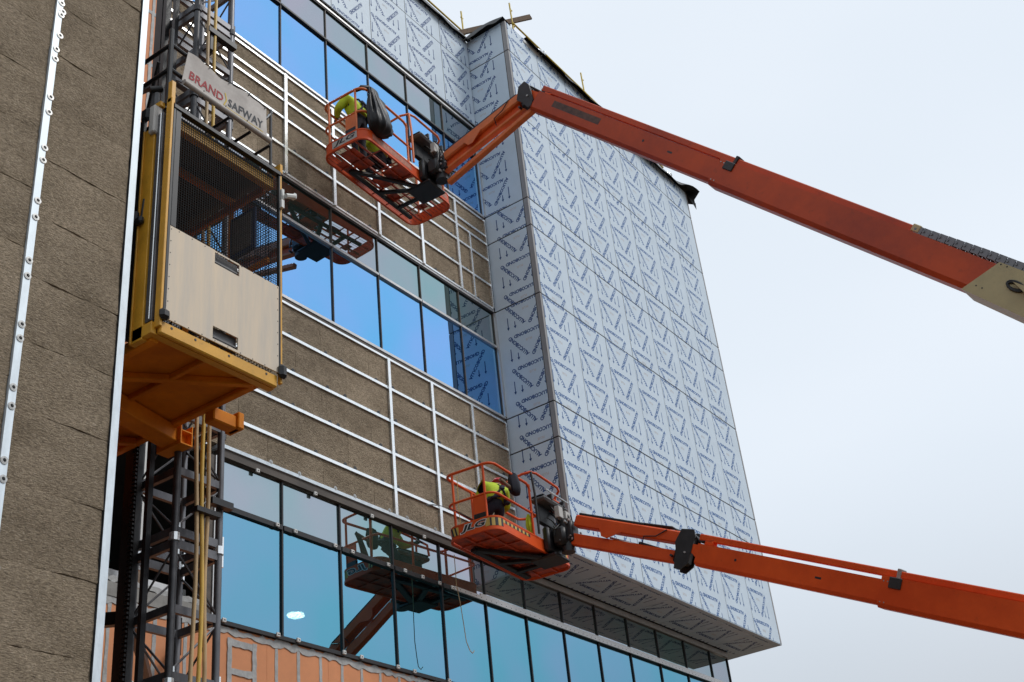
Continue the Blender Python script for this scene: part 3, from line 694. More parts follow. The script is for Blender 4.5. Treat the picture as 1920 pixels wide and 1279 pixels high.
# wall ties
tie = MB(); tie.beam((MX0 + .1, MY1, 4.08), (7.0, 11.95, 4.5), .09, .13); tie.beam((MX1, MY1, 4.1), (10.3, 11.95, 4.95), .09, .13); tie.beam((MX0, MY1, 4.05), (9.9, 11.95, 4.4), .09, .12)
tie.build('wall_tie', MT['black'], Mst)
tie = MB(); tie.beam((MX0 + .1, MY1, 11.0), (7.0, 11.95, 11.0), .07, .09); tie.beam((MX1, MY1, 11.0), (9.9, 11.95, 11.2), .07, .09); tie.beam((7.5, MY1 + .02, 11.02), (8.3, MY1 + .02, 11.02), .07, .1)
tie.build('wall_tie', MT['steel'], Mst)
MB().box((7.78, 8.60, 5.12), (8.06, 8.68, 5.19)).box((7.5, 8.50, 4.93), (7.8, 8.60, 4.98)).build('cable_bracket', MT['black'], Mst)
MB().box((7.45, 8.52, 11.25), (7.9, 8.60, 11.33)).box((7.5, 8.55, 11.0), (7.56, 8.62, 11.3)).build('cable_bracket', MT['black'], Mst)
def conduit(x0, x1, m_, lab, wob, z0=G, z1=14.):
    pts = [(x0 + (x1 - x0) * t / 40 + .012 * math.sin(t * .9 + wob), 8.56 + .01 * math.sin(t * .7 + wob), z0 + (z1 - z0) * t / 40) for t in range(41)]
    o = MB().tube(pts, .021, 10).build('conduit_pipe', m_, None, True); return tag(rebase(o, (x0, 8.56, z0)), lab, 'pipe', 'yellow pipes running up beside the mast')
conduit(7.60, 7.44, MT['pipe_t'], 'leftmost tan-yellow pipe running up the mast under the cage', 0)
conduit(7.66, 7.555, MT['pipe'], 'bright yellow middle pipe running up the mast under the cage', 1)
conduit(7.70, 7.67, MT['pipe_t'], 'rightmost brownish pipe running up the mast under the cage', 2, z1=8.0)

# ------------------------------------------------------------------ hoist cage
CX0, CX1, CY0, CY1, CZ0, CZ1 = 5.96, 7.38, 7.30, 10.5, 5.88, 8.27
Cg = thing('hoist_cage', (6.67, 8.9, CZ0), 'yellow-framed construction hoist cage with plywood gate and black mesh', 'hoist cage')
fl = MB(); fl.box((CX0 + .03, CY0 + .05, CZ0 - .06), (CX1 - .11, CY1, CZ0 - .03)); fl.build('floor_plate', MT['under'], Cg)
fb = MB(); fb.bbox((CX0, CY0, 5.745), (CX1 - .01, CY0 + .05, 5.875), .012); fb.box((CX0 + .0, CY0 + .051, 5.745), (CX1 - .01, CY0 + .12, 5.757)); fb.build('front_sill_beam', MT['yellow'], Cg)
hb = MB()
for x in (6.08, 6.35, 6.75, 7.22): hb.disc((x, CY0 - .001, 5.835), (0, -1, 0), .013, .002, 10)
hb.build('sill_holes', MT['dark'], Cg)
ub = MB(); ub.bbox((CX0 + .0, CY0 + .12, 5.72), (CX0 + .09, CY1, 5.82), .01); ub.bbox((CX1 - .18, CY0 + .12, 5.765), (CX1 - .10, CY1, 5.82), .01); ub.bbox((CX0 + .09, CY1 - .1, 5.72), (CX1 - .1, CY1, 5.82), .01); ub.build('floor_frame', MT['under'], Cg)
for p, q, w, h in (((6.05, 8.35, 5.785), (7.2, 7.45, 5.785), .07, .07), ((6.60, 7.42, 5.79), (6.60, 9.2, 5.79), .05, .06), ((6.02, 8.46, 5.715), (7.44, 8.74, 5.715), .22, .17), ((6.1, 9.9, 5.77), (7.2, 9.1, 5.77), .07, .07)):
    MB().beam(p, q, w, h, e=.008).build('floor_brace', MT['under'], Cg)
ch = MB(); ch.box((7.30, 8.55, 5.60), (7.312, 8.9, 5.82)); ch.box((7.44, 8.55, 5.60), (7.452, 8.9, 5.82)); ch.box((7.3121, 8.55, 5.60), (7.4399, 8.9, 5.612)); ch.box((7.3121, 8.55, 5.74), (7.4399, 8.9, 5.752)); ch.box((7.3121, 8.75, 5.613), (7.4399, 8.76, 5.739)); ch.build('roller_bracket', MT['under'], Cg)
MB().bbox((7.27, 8.05, 5.66), (7.62, 8.19, 5.80), .012).build('roller_bracket', MT['under'], Cg)
MB().bbox((7.56, 8.02, 5.66), (7.64, 8.22, 5.84), .01).build('roller_bracket', MT['under'], Cg)
# front gate
def hexa(p, q, m_, name, par=Cg, e=.004, **k): return MB().bbox(p, q, e).build(name, m_, par, **k)
ply = MB(); y0, y1 = CY0 - .015, CY0 - .003
for a in ((5.995, 5.90, 6.535, 6.895), (6.845, 5.90, 7.37, 6.88), (6.5352, 6.06, 6.8448, 6.745), (6.5352, 6.872, 6.8448, 6.888), (6.5352, 5.90, 6.8448, 5.925)): ply.box((a[0], y0, a[1]), (a[2], y1, a[3]))
ply.build('plywood_gate', MT['ply'], Cg)
for z0, z1 in ((6.745, 6.872), (5.925, 6.06)):
    s_ = MB(); s_.box((6.52, CY0 + .03, z0 - .02), (6.86, CY0 + .04, z1 + .02)); s_.box((6.53, CY0 - .003, z0 - .01), (6.85, CY0 + .03, z0)); s_.box((6.54, CY0 + .0, z0 + .03), (6.84, CY0 + .012, z0 + .045)); s_.build('hand_slot', MT['hood'], Cg)
sc = MB()
for z in np.arange(5.95, 6.9, .13): sc.disc((6.01, y0, z), (0, -1, 0), .006, .002, 6); sc.disc((7.355, y0, z), (0, -1, 0), .006, .002, 6)
for x in np.arange(6.1, 7.3, .155): sc.disc((x, y0, 5.912), (0, -1, 0), .006, .002, 6); sc.disc((x, y0, 6.875), (0, -1, 0), .006, .002, 6)
sc.build('gate_screws', MT['dark'], Cg)
def mesh_panel(P, w, h, step, wr, name, m_):
    # P maps (s, t) -> point; woven wire as crossing bars
    mb = MB(); n = int(w / step)
    nrm = (P(1, 0, 0) - P(0, 0, 0)).cross(P(0, 1, 0) - P(0, 0, 0)).normalized()
    for i in range(n + 1): s = w * i / n; mb.box((s - wr, 0, 0), (s + wr, h, .0025), lambda x, y, z: P(x, y, z))
    n = int(h / step)
    for i in range(n + 1): t = h * i / n; mb.box((0, t - wr, .0027), (w, t + wr, .005), lambda x, y, z: P(x, y, z))
    return mb.build(name, m_, Cg, kind='stuff')
mesh_panel(lambda s, t, n: Vector((6.0 + s, CY0 - .006 + n, 6.89 + t)), 1.36, 1.36, .028, .0034, 'gate_mesh', MT['wire'])
mesh_panel(lambda s, t, n: Vector((CX1 - .02 + n, CY0 + .08 + s, 5.95 + t)), 3.0, 2.2, .038, .0036, 'side_mesh', MT['wire'])
mesh_panel(lambda s, t, n: Vector((CX0 - n, CY0 + .45 + s, 5.90 + t)), 2.6, 2.3, .038, .0036, 'side_mesh', MT['wire'])
mesh_panel(lambda s, t, n: Vector((CX0 + .05 + s, CY1 - .02 + n, 5.95 + t)), 1.3, 2.2, .04, .004, 'rear_mesh', MT['wire'])
hexa((CX0 - .0, CY0 - .02, 5.87), (CX0 + .032, CY0 + .02, 8.28), MT['black'], 'gate_frame'); hexa((7.372, CY0 - .02, 5.90), (7.395, CY0 + .02, 8.28), MT['black'], 'gate_frame')
hexa((CX0 - .0, CY0 - .03, 8.281), (7.40, CY0 + .03, 8.33), MT['black'], 'gate_frame'); hexa((CX0 + .033, CY0 - .018, 6.896), (CX0 + .1, CY0 + .01, 8.28), MT['black'], 'gate_frame')
hexa((7.397, CY0 - .01, 5.80), (7.425, CY0 + .03, 8.30), MT['yellow'], 'corner_post')
# left face posts
hexa((CX0 - .03, 7.28, 5.80), (CX0 - .001, 7.355, 8.40), MT['yellow'], 'corner_post')
hexa((CX0 - .05, 7.37, 5.88), (CX0 - .001, 7.455, 8.25), MT['steel_l'], 'gate_guide')
hexa((CX0 - .035, 7.395, 5.90), (CX0 - .055, 7.41, 8.25), MT['galv'], 'gate_guide')
hexa((CX0 - .06, 7.47, 5.72), (CX0 - .0, 7.625, 8.12), MT['yellow'], 'side_post'); hexa((CX0 - .062, 7.60, 5.72), (CX0 - .075, 7.62, 8.12), MT['yellow'], 'side_post')
hexa((CX0 - .055, 7.64, 5.80), (CX0 - .02, 7.70, 8.3), MT['black'], 'side_frame'); hexa((CX0 - .06, 7.35, 5.74), (CX0, 7.60, 5.86), MT['yellow'], 'corner_bracket')
hexa((CX0 - .05, 7.23, 5.86), (CX0 + .06, 7.30, 5.97), MT['black'], 'gate_corner', e=.03); hexa((7.35, 7.23, 5.84), (7.45, 7.30, 5.99), MT['black'], 'gate_corner', e=.03)
hexa((CX0 - .10, 7.44, 8.02), (CX0 - .0, 7.52, 8.36), MT['greybox'], 'limit_switch_box', e=.012); hexa((CX0 - .11, 7.60, 7.02), (CX0 - .05, 7.72, 7.16), MT['black'], 'door_latch', e=.02)
hexa((CX0 - .12, 7.52, 6.98), (CX0 - .06, 7.62, 7.06), MT['rubber'], 'door_latch', e=.02)
MB().tube([(CX0 - .06, 7.58, 7.08), (CX0 - .06, 7.56, 7.28)], .012, 8).build('latch_spring', MT['dark'], Cg)
hexa((CX0 - .03, 7.29, 8.35), (CX0 + .02, 7.345, 8.62), MT['yellow'], 'roof_post'); hexa((CX0 - .05, 7.42, 8.36), (CX0 + .01, 7.56, 8.42), MT['yellow'], 'roof_bracket')
hexa((CX0 - .04, 7.50, 8.42), (CX0 + .02, 7.60, 8.62), MT['hood'], 'door_motor', e=.03); hexa((CX0 - .07, 7.58, 8.28), (CX0 - .01, 7.70, 8.44), MT['dark'], 'door_motor', e=.03)
MB().tube([(CX0 - .08, 7.56, 8.62), (CX0 + .02, 7.50, 8.66)], .035, 10).build('door_pulley', MT['rubber'], Cg, True)
# interior beams, roof
hexa((CX0 + .04, CY0 + .04, 8.12), (7.36, CY0 + .12, 8.25), MT['yellow'], 'top_beam')
rfm = MB(); rfm.box((CX0 + .02, CY0 + .05, 8.262), (CX1 - .02, CY1, 8.28)); rfm.build('roof_plate', MT['dark'], Cg)
for (p, q) in (((6.0, 7.9, 8.2), (7.34, 7.9, 8.2)), ((6.0, 8.9, 8.2), (7.34, 8.9, 8.2)), ((6.0, 9.8, 8.2), (7.34, 9.8, 8.2)), ((7.33, 7.45, 8.16), (7.33, 10.4, 8.16)), ((6.03, 7.45, 8.16), (6.03, 10.4, 8.16))):
    MB().beam(p, q, .05, .09, e=.006).build('roof_beam', MT['under'], Cg)
for y in (7.95, 8.6, 9.35, 10.45): MB().beam((7.34, y, 5.9), (7.34, y, 8.2), .05, .06).build('side_stud', MT['under'], Cg)
for z in (6.55, 7.25): MB().beam((7.345, 7.4, z), (7.345, 10.4, z), .03, .06).build('side_rail', MT['under'], Cg)
MB().beam((7.34, 7.5, 6.7), (7.34, 8.5, 7.2), .03, .05, up=(1, 0, 0)).build('side_brace', MT['black'], Cg)
for y in (8.7, 9.6): MB().beam((6.02, y, 5.9), (6.02, y, 8.2), .05, .06).build('side_stud', MT['under'], Cg)
sg = MB(); sg.k = 0; sg.bbox((7.27, 7.52, 7.42), (7.30, 7.90, 7.96), .012); sg.k = 1; sg.box((7.262, 7.57, 7.48), (7.269, 7.85, 7.90)); sg = sg.build('notice_board', [MT['bluesign'], MT['signface']], None); tag(rebase(sg, (7.28, 7.7, 7.7)), 'blue framed notice board hanging inside the hoist cage', 'notice board')
# roof railing
rl = MB()
for z in (8.87, 9.20): rl.tube([(CX0 + .02, 7.40, z), (CX0 + .02, 10.3, z)], .022, 8); rl.tube([(CX0 + .02, 7.40, z), (6.3, 7.40, z - .02)], .022, 8)
rl.tube([(CX0 + .02, 7.40, 8.4), (CX0 + .02, 7.40, 9.4)], .026, 8); rl.tube([(CX0 + .05, 7.46, 8.4), (CX0 + .05, 7.46, 9.3)], .018, 8); rl.tube([(7.35, 7.38, 8.3), (7.35, 7.38, 9.22)], .016, 8); rl.tube([(7.28, 7.38, 9.05), (7.37, 7.38, 9.2)], .014, 6)
for x in (6.75, 7.05, 7.34): rl.tube([(x, 7.38, 8.72), (x, 10.2, 8.72)], .017, 8)
rl.tube([(CX0 + .02, 10.3, 9.2), (7.35, 10.3, 9.2)], .02, 8); rl.tube([(7.35, 10.3, 8.3), (7.35, 10.3, 9.2)], .02, 8); rl.tube([(6.0, 7.6, 9.1), (6.35, 8.3, 8.5)], .018, 8)
rl.build('roof_railing', MT['black'], Cg, True)
dr = MB(); dr.prism([(-.16 * math.cos(t), .12 * math.sin(t)) for t in np.linspace(0, math.pi, 12)], 7.42, 7.75, lambda x, y, z: Vector((6.33 + x, y, 8.33 + z))); dr.build('fan_housing', MT['steel_l'], Cg, True)
hexa((7.41, 7.30, 8.35), (7.45, 7.45, 8.47), MT['yellow'], 'roof_bracket'); lt = MB(); lt.bbox((7.40, 7.26, 7.98), (7.44, 7.30, 8.12), .01); lt.tube([(7.43, 7.24, 8.02), (7.54, 7.22, 8.06)], .028, 8); lt.bbox((7.52, 7.2, 8.03), (7.56, 7.26, 8.10), .01); lt.box((7.38, 7.25, 7.86), (7.42, 7.29, 7.96)); lt.build('limit_lever', MT['white'], Cg, True)

# banner -----------------------------------------------------------------
def bsurf(s, t):
    # s 0..1 along, t 0..1 up
    x = 6.10 + 1.17 * s + .07 * t * (1 - s); z = 8.755 + .02 * (1 - s) + t * (.425 + .012 * math.sin(s * 9 + 1) * (t ** 2) - .02 * math.sin(s * math.pi))
    if s < .12: z -= .05 * t * (0.12 - s) / .12 * 0
    y = 7.355 + .008 * math.sin(s * 12 + t * 3) * t + .005 * math.sin(s * 31 + 2) * t
    return Vector((x, y, z))
bn = MB(); vs = []; N1, N2 = 60, 14
for d in (0, .004):
    for j in range(N2 + 1):
        for i in range(N1 + 1): vs.append(bsurf(i / N1, j / N2) + Vector((0, d, 0)))
fs = []; n1 = N1 + 1; o2 = n1 * (N2 + 1)
for j in range(N2):
    for i in range(N1): a = j * n1 + i; fs.append((a, a + 1, a + n1 + 1, a + n1)); fs.append((a + o2, a + n1 + o2, a + n1 + 1 + o2, a + 1 + o2))
bn.add(vs, fs)
Bn = thing('banner', (6.7, 7.36, 8.95), 'pale cloth banner with red and grey lettering above the hoist cage', 'banner')
bn.build('cloth', MT['canvas'], Bn, True)
MB().tube([(6.12, 7.35, 8.765), (7.31, 7.35, 8.745)], .030, 10).build('bottom_pole', MT['canvas'], Bn, True)
tm = MB()
for s in (.25, .5, .75, .98): p = bsurf(s, .97); tm.tube([p + Vector((-.01, -.01, -.01)), p + Vector((.02, 0, .05))], .005, 5)
for s in (.2, .45, .7): p = Vector((6.12 + 1.19 * s, 7.35, 8.76)); tm.tube([p + Vector((0, -.03, .03)), p + Vector((.02, .02, -.05))], .005, 5)
tm.build('tie_wraps', MT['dark'], Bn)
rp = MB().tube([bsurf(s, 1.0) + Vector((0, 0, .02)) for s in np.linspace(.2, 1, 10)], .006, 5).build('edge_cord', MT['dark'], Bn)
def btext(body, s0, s1, t0, t1, ink, off):
    T = text_tris(body, 1., off); e = T.reshape(-1, 2); mn, mxx = e.min(0), e.max(0); mb = MB()
    # subdivide long triangles so that the print follows the cloth
    st = [p for p in T.tolist()]; outp = []
    while st:
        p = st.pop(); L = [math.dist(p[i], p[(i + 1) % 3]) for i in range(3)]; k = max(range(3), key=lambda i: L[i])
        if L[k] > .35: a, b, c = p[k], p[(k + 1) % 3], p[(k + 2) % 3]; m2 = [(a[0] + b[0]) / 2, (a[1] + b[1]) / 2]; st += [[a, m2, c], [m2, b, c]]
        else: outp.append(p)
    for p in outp:
        q = []
        for u, v in p:
            s = s0 + (s1 - s0) * (u - mn[0]) / (mxx[0] - mn[0]); t = t0 + (t1 - t0) * (v - mn[1]) / (mxx[1] - mn[1]); q.append(bsurf(s, t) + Vector((0, -.004, 0)))
        mb.add(q, [(0, 1, 2)])
    mb.build('banner_lettering', ink, Bn)
btext('BRAND', .06, .455, .19, .46, MT['redink'], .02); btext('›', .462, .50, .12, .56, MT['yellowink'], .0); btext('SAFWAY', .515, .945, .19, .46, MT['greyink'], .02)
ul = MB(); ul.add([bsurf(s, t) + Vector((0, -.004, 0)) for t in (.105, .125) for s in np.linspace(.48, .95, 24)], [(i, i + 1, 25 + i, 24 + i) for i in range(23)]); ul.build('banner_underline', MT['yellowink'], Bn)

# ------------------------------------------------------------------ people
def skin_mesh(name, verts, edges, rad, root, m_, parent, sub=2):
    me = bpy.data.meshes.new(name); o = Vector(parent['_org'])
    me.from_pydata([tuple(Vector(v) - o) for v in verts], edges, []); me.materials.append(m_)
    ob = bpy.data.objects.new(name, me); col.objects.link(ob)
    md = ob.modifiers.new('skin', 'SKIN'); md.use_smooth_shade = True
    for i, r in enumerate(rad):
        sv = me.skin_vertices[0].data[i]; sv.radius = (r, r) if not isinstance(r, tuple) else r; sv.use_root = (i == root)
    sb = ob.modifiers.new('sub', 'SUBSURF'); sb.levels = sub; sb.render_levels = sub
    dg = bpy.context.evaluated_depsgraph_get(); nm = bpy.data.meshes.new_from_object(ob.evaluated_get(dg)); nm.name = name
    bpy.data.objects.remove(ob); nm.materials.clear(); nm.materials.append(m_)
    nm.polygons.foreach_set('use_smooth', [True] * len(nm.polygons))
    o2 = bpy.data.objects.new(name, nm); col.objects.link(o2); o2.parent = parent; o2['_org'] = parent['_org']
    return o2
def person(loc, face, label, J, hat, hatm, jacket=True, jm='hivis'):
    # loc feet centre; face = heading in degrees; J joints in local coordinates (x right, y forward, z up)
    P = thing('person', loc, label, 'person')
    a = R(face); c, s = math.cos(a), math.sin(a)
    def T(p): x, y, z = p; return Vector((loc[0] + x * c - y * s, loc[1] + x * s + y * c, loc[2] + z))
    order = ['pelvis', 'belly', 'chest', 'neck', 'head', 'crown', 'sl', 'el', 'wl', 'hl', 'sr', 'er', 'wr', 'hr', 'hipl', 'kl', 'al', 'tl', 'hipr', 'kr', 'ar', 'tr']
    rad = [.13, .12, .135, .06, .10, .07, .085, .055, .038, .04, .085, .055, .038, .04, .11, .075, .05, .045, .11, .075, .05, .045]
    V = [T(J[k]) for k in order]; ix = {k: i for i, k in enumerate(order)}
    E = [('pelvis', 'belly'), ('belly', 'chest'), ('chest', 'neck'), ('neck', 'head'), ('head', 'crown'), ('chest', 'sl'), ('sl', 'el'), ('el', 'wl'), ('wl', 'hl'), ('chest', 'sr'), ('sr', 'er'), ('er', 'wr'), ('wr', 'hr'),
         ('pelvis', 'hipl'), ('hipl', 'kl'), ('kl', 'al'), ('al', 'tl'), ('pelvis', 'hipr'), ('hipr', 'kr'), ('kr', 'ar'), ('ar', 'tr')]
    b = skin_mesh('body', V, [(ix[p], ix[q]) for p, q in E], rad, 0, MT['navy'], P)
    b.data.materials.append(MT['skin'])
    hd = T(J['head']) - Vector(P['_org'])
    for f in b.data.polygons:
        if (f.center - hd).length < .13: f.material_index = 1
    # fingers and thumb as short skinned chains
    for side in ('l', 'r'):
        h = T(J['h' + side]); w = T(J['w' + side]); d = (h - w).normalized(); u = d.cross(Vector((0, 0, 1)));
        u = u.normalized() if u.length > .1 else Vector((1, 0, 0)); n_ = d.cross(u)
        for k in range(4):
            b0 = h + u * (.027 - .018 * k); L = (.075, .085, .08, .06)[k]
            skin_mesh('finger', [b0, b0 + d * L * .5 + n_ * .012, b0 + d * L * .75 - n_ * -.04], [(0, 1), (1, 2)], [.011, .0095, .008], 0, MT['glove'], P, 1)
        b0 = w.lerp(h, .5) + u * .03; skin_mesh('thumb', [b0, b0 + u * .03 + d * .03, b0 + u * .035 + d * .06], [(0, 1), (1, 2)], [.013, .011, .009], 0, MT['glove'], P, 1)
    if jacket:
        jr = [.175, .18, .20, .09, .105, .078, .058, .105, .078, .058]
        jo = ['pelvis', 'belly', 'chest', 'neck', 'sl', 'el', 'wl', 'sr', 'er', 'wr']; jx = {k: i for i, k in enumerate(jo)}
        Vj = [T(J[k]) for k in jo]; Vj[3] = Vj[2].lerp(Vj[3], .75); Vj[6] = Vj[5].lerp(Vj[6], .93); Vj[9] = Vj[8].lerp(Vj[9], .93)
        Ej = [('pelvis', 'belly'), ('belly', 'chest'), ('chest', 'neck'), ('chest', 'sl'), ('sl', 'el'), ('el', 'wl'), ('chest', 'sr'), ('sr', 'er'), ('er', 'wr')]
        skin_mesh('jacket', Vj, [(jx[p], jx[q]) for p, q in Ej], jr, 0, MT[jm], P)
        # harness
        ch_, be, pe, nk = T(J['chest']), T(J['belly']), T(J['pelvis']), T(J['neck']); fw = Vector((-s, c, 0)); rt = Vector((c, s, 0)); upv = (nk - pe).normalized(); bk = upv.cross(rt) * -1
        bk = (fw - upv * fw.dot(upv)).normalized() * -1
        hs = MB()
        for sg_ in (-1, 1):
            hs.tube([pe + rt * .15 * sg_ + bk * .10, be + rt * .05 * sg_ + bk * .185, ch_ + rt * -.05 * sg_ + bk * .165, nk + rt * -.13 * sg_ + bk * .03], .020, 6)
            hs.tube([pe + rt * .17 * sg_ + bk * -.04, pe + rt * .17 * sg_ + bk * .12, pe + rt * .02 * sg_ + bk * .19], .024, 6)
        hs.tube([pe + upv * .02 + (rt * math.cos(t) + bk * math.sin(t)) * .185 for t in np.linspace(0, 2 * math.pi, 16)[:-1]], .024, 6, closed=True)
        hs.bbox((-.05, -.02, -.06), (.05, .03, .06), .015, lambda x, y, z: be.lerp(ch_, .5) + rt * x + upv * z + bk * (.19 + y))
        hs.bbox((-.06, -.03, -.09), (.06, .05, .07), .02, lambda x, y, z: pe + rt * (x + .16) + upv * z + bk * (.08 + y))
        hs.build('harness', MT['navy'], P, True)
    head = T(J['head']); cr_ = T(J['crown']); ax = (cr_ - head).normalized(); hf = Vector(J.get('look', (0, 1, 0))); hf = (Vector((hf.x * c - hf.y * s, hf.x * s + hf.y * c, hf.z))); hf = (hf - ax * hf.dot(ax)).normalized(); sdv = ax.cross(hf)
    fc = MB()
    fc.tube([head + hf * .09 + ax * .02, head + hf * .125 - ax * .02, head + hf * .10 - ax * .03], [.010, .016, .012], 6); fc.build('nose', MT['skin'], P, True)
    ey = MB()
    for q in (-1, 1): ey.disc(head + hf * .092 + sdv * .035 * q + ax * .02, hf, .012, .006, 8)
    ey.tube([head + hf * .098 - sdv * .02 - ax * .055, head + hf * .102 - ax * .056, head + hf * .098 + sdv * .02 - ax * .055], .005, 5); ey.build('eyes_and_mouth', MT['hair'], P)
    er = MB()
    for q in (-1, 1): er.tube([head + sdv * .098 * q - ax * .03, head + sdv * .11 * q, head + sdv * .10 * q + ax * .03], [.010, .016, .010], 6)
    er.build('ears', MT['skin'], P, True)
    if hat:
        ht = MB(); rings = []; n = 18
        prof = [(.0, .128), (.03, .130), (.075, .118), (.11, .085), (.13, .035), (.134, .004)]
        vs = []
        for (zz, r_) in prof:
            for k in range(n): t = 2 * math.pi * k / n; vs.append(head + ax * (zz + .03) + (hf * math.cos(t) * 1.12 + sdv * math.sin(t)) * r_)
        fs = [(i * n + k, i * n + (k + 1) % n, (i + 1) * n + (k + 1) % n, (i + 1) * n + k) for i in range(len(prof) - 1) for k in range(n)]; fs.append(tuple((len(prof) - 1) * n + k for k in range(n))); fs.append(tuple(range(n))[::-1])
        ht.add(vs, fs); ht.bbox((-.10, .10, .022), (.10, .205, .036), .012, lambda x, y, z: head + sdv * x + hf * y + ax * z)
        ht.beam(head + hf * -.12 + ax * .12, head + hf * .12 + ax * .13, .03, .022, up=ax); ht.build('hard_hat', hatm, P, True)
    else:
        MB().tube([head + ax * .02 - hf * .02, head + ax * .06 - hf * .025, head + ax * .10 - hf * .01], [.108, .105, .06], 12).build('hair', hatm, P, True)
    return P

# ------------------------------------------------------------------ boom lifts
def solve_frame(o, d, up, S=1.):
    d = Vector(d).normalized(); u = Vector(up); s_ = d.cross(u).normalized(); u = s_.cross(d).normalized(); o = Vector(o)
    return lambda x, y, z: o + (d * x + s_ * y + u * z) * S
def rrect(x0, y0, x1, y1, r, n=6):
    P = []
    for cx, cy, a0 in ((x1 - r, y1 - r, 0), (x0 + r, y1 - r, 90), (x0 + r, y0 + r, 180), (x1 - r, y0 + r, 270)):
        for k in range(n + 1): t = R(a0 + 90 * k / n); P.append((cx + r * math.cos(t), cy + r * math.sin(t)))
    return P
def ring_wall(mb, P, th, z0, z1, F):
    n = len(P); c = (sum(p[0] for p in P) / n, sum(p[1] for p in P) / n); vs = []
    Q = []
    for i, p in enumerate(P):
        a, b = P[i - 1], P[(i + 1) % n]; t = Vector((b[0] - a[0], b[1] - a[1])).normalized(); nn = Vector((-t.y, t.x)); Q.append((p[0] + nn.x * th, p[1] + nn.y * th))
    for L in (P, Q):
        for z in (z0, z1): vs += [F(x, y, z) for x, y in L]
    fs = []
    for i in range(n):
        j = (i + 1) % n; fs += [(i, j, n + j, n + i), (2 * n + i, 3 * n + i, 3 * n + j, 2 * n + j), (i, 2 * n + i, 2 * n + j, j), (n + i, n + j, 3 * n + j, 3 * n + i)]
    mb.add(vs, fs)
def boom_lift(label, c, ang, K, Bdir, spec, solid, S):
    """c: basket centre bottom; K: knuckle; Bdir: unit vector of the main boom away from the knuckle"""
    T0 = Vector(K) + Vector(Bdir) * spec['len'] * S
    root = thing('boom_lift', (T0.x, T0.y, G), label, 'boom lift', 'orange boom lifts working at the facade')
    a = R(ang); ux = Vector((math.cos(a), math.sin(a), 0)); uy = Vector((-math.sin(a), math.cos(a), 0)); cc = Vector(c)
    F = lambda x, y, z: cc + (ux * x + uy * y + Vector((0, 0, z))) * S
    L, Wd = spec['L'], .91; l, w = L / 2, Wd / 2
    OR = MT['orange'] if solid else MT['orange_w']
    P = rrect(-l, -w, l, w, .20)
    tr = MB(); ring_wall(tr, P, .022, .03, .20, F); ring_wall(tr, rrect(-l - .012, -w - .012, l + .012, w + .012, .21), .035, -.01, .03, F); ring_wall(tr, rrect(-l - .006, -w - .006, l + .006, w + .006, .205), .03, .19, .215, F)
    tr.build('toe_board', MT['orange'] , root, True)
    if solid:
        fp = MB(); n = len(P); pp = rrect(-l + .04, -w + .04, l - .04, w - .04, .16)
        vs = [F(x, y, .02) for x, y in pp] + [F(x, y, .035) for x, y in pp]; m_ = len(pp); fp.add(vs, [tuple(range(m_))[::-1], tuple(range(m_, 2 * m_))] + [(i, (i + 1) % m_, m_ + (i + 1) % m_, m_ + i) for i in range(m_)]); fp.build('floor_plate', MT['orange_d'], root)
        rb = MB()
        for y in (-.16, .16): rb.box((-l + .05, y - .02, -.005), (l - .05, y + .02, .019), F)
        for x in (-.85, -.45, .45, .85): rb.box((x - .015, -w + .04, -.002), (x + .015, w - .04, .018), F)
        rb.build('floor_ribs', MT['orange_d'], root)
    else:
        rb = MB()
        for y in (-.23, 0.0, .23): rb.box((-l + .04, y - .014, -.0), (l - .04, y + .014, .03), F)
        for x in (-.80, -.38, .05, .45, .85): rb.beam(F(x, -w + .03, .012), F(x + .0, w - .03, .012), .018, .018)
        rb.build('floor_ribs', MT['orange_d'], root)
        for (x0, y0, x1, y1) in ((-1.12, -.10, -.55, .20), (-.95, .24, -.40, .40), (-.30, -.42, .12, -.04), (-.25, .0, .05, .20), (.36, -.40, .66, -.1), (.28, .1, .5, .3), (.85, -.1, 1.0, .08)):
            MB().box((x0, y0, .031), (x1, y1, .036), F).build('floor_plate', MT['orange_d'], root)
        gr = MB()
        for k in range(13): gr.beam(F(-l + .05, -w + .05 + k * (Wd - .1) / 12, .034), F(l - .05, -w + .05 + k * (Wd - .1) / 12, .034), .004, .004)
        gr.build('floor_grating', MT['black'], root, kind='stuff')
    # rails
    def rail(path, r=.024): return MB().tube(path, r, 10, F=F).build('guard_rail', OR, root, True)
    def rr(z, x0=-l + .02, x1=l - .02): return [(x, y, z) for x, y in rrect(x0, -w + .02, x1, w - .02, .15, 5)]
    top = rr(1.10); mid = rr(.60)
    # near side has gap where the console stands
    def rotl(Lst, k): return Lst[k:] + Lst[:k]
    nr = [(x, -w + .02, z) for x, z in ((.02, 1.10),)]
    ring = rrect(-l + .02, -w + .02, l - .02, w - .02, .15, 5)
    q = [p for p in ring]; start = 18   # corners: 0-5 (+,+), 6-11 (-,+), 12-17 (-,-), 18-23 (+,-)
    path = [(.62, -w + .02, 1.10)] + [(x, y, 1.10) for x, y in ring[18:24] + ring[0:18]] + [(-.10, -w + .02, 1.10), (-.03, -w + .02, 1.06), (.0, -w + .02, .98)]
    rail(path)
    path = [(.62, -w + .02, .60)] + [(x, y, .60) for x, y in ring[18:24] + ring[0:18]] + [(.1, -w + .02, .60)]
    rail(path, .021)
    for (x, y) in ((-l + .02, -w + .17), (-l + .02, w - .17), (-.02, -w + .02), (.62, -w + .02), (l - .02, -w + .17), (l - .02, w - .17), (-.4, w - .02), (.4, w - .02)):
        MB().tube([(x, y, .18), (x, y, 1.10)], .021, 10, F=F).build('post', OR, root, True)
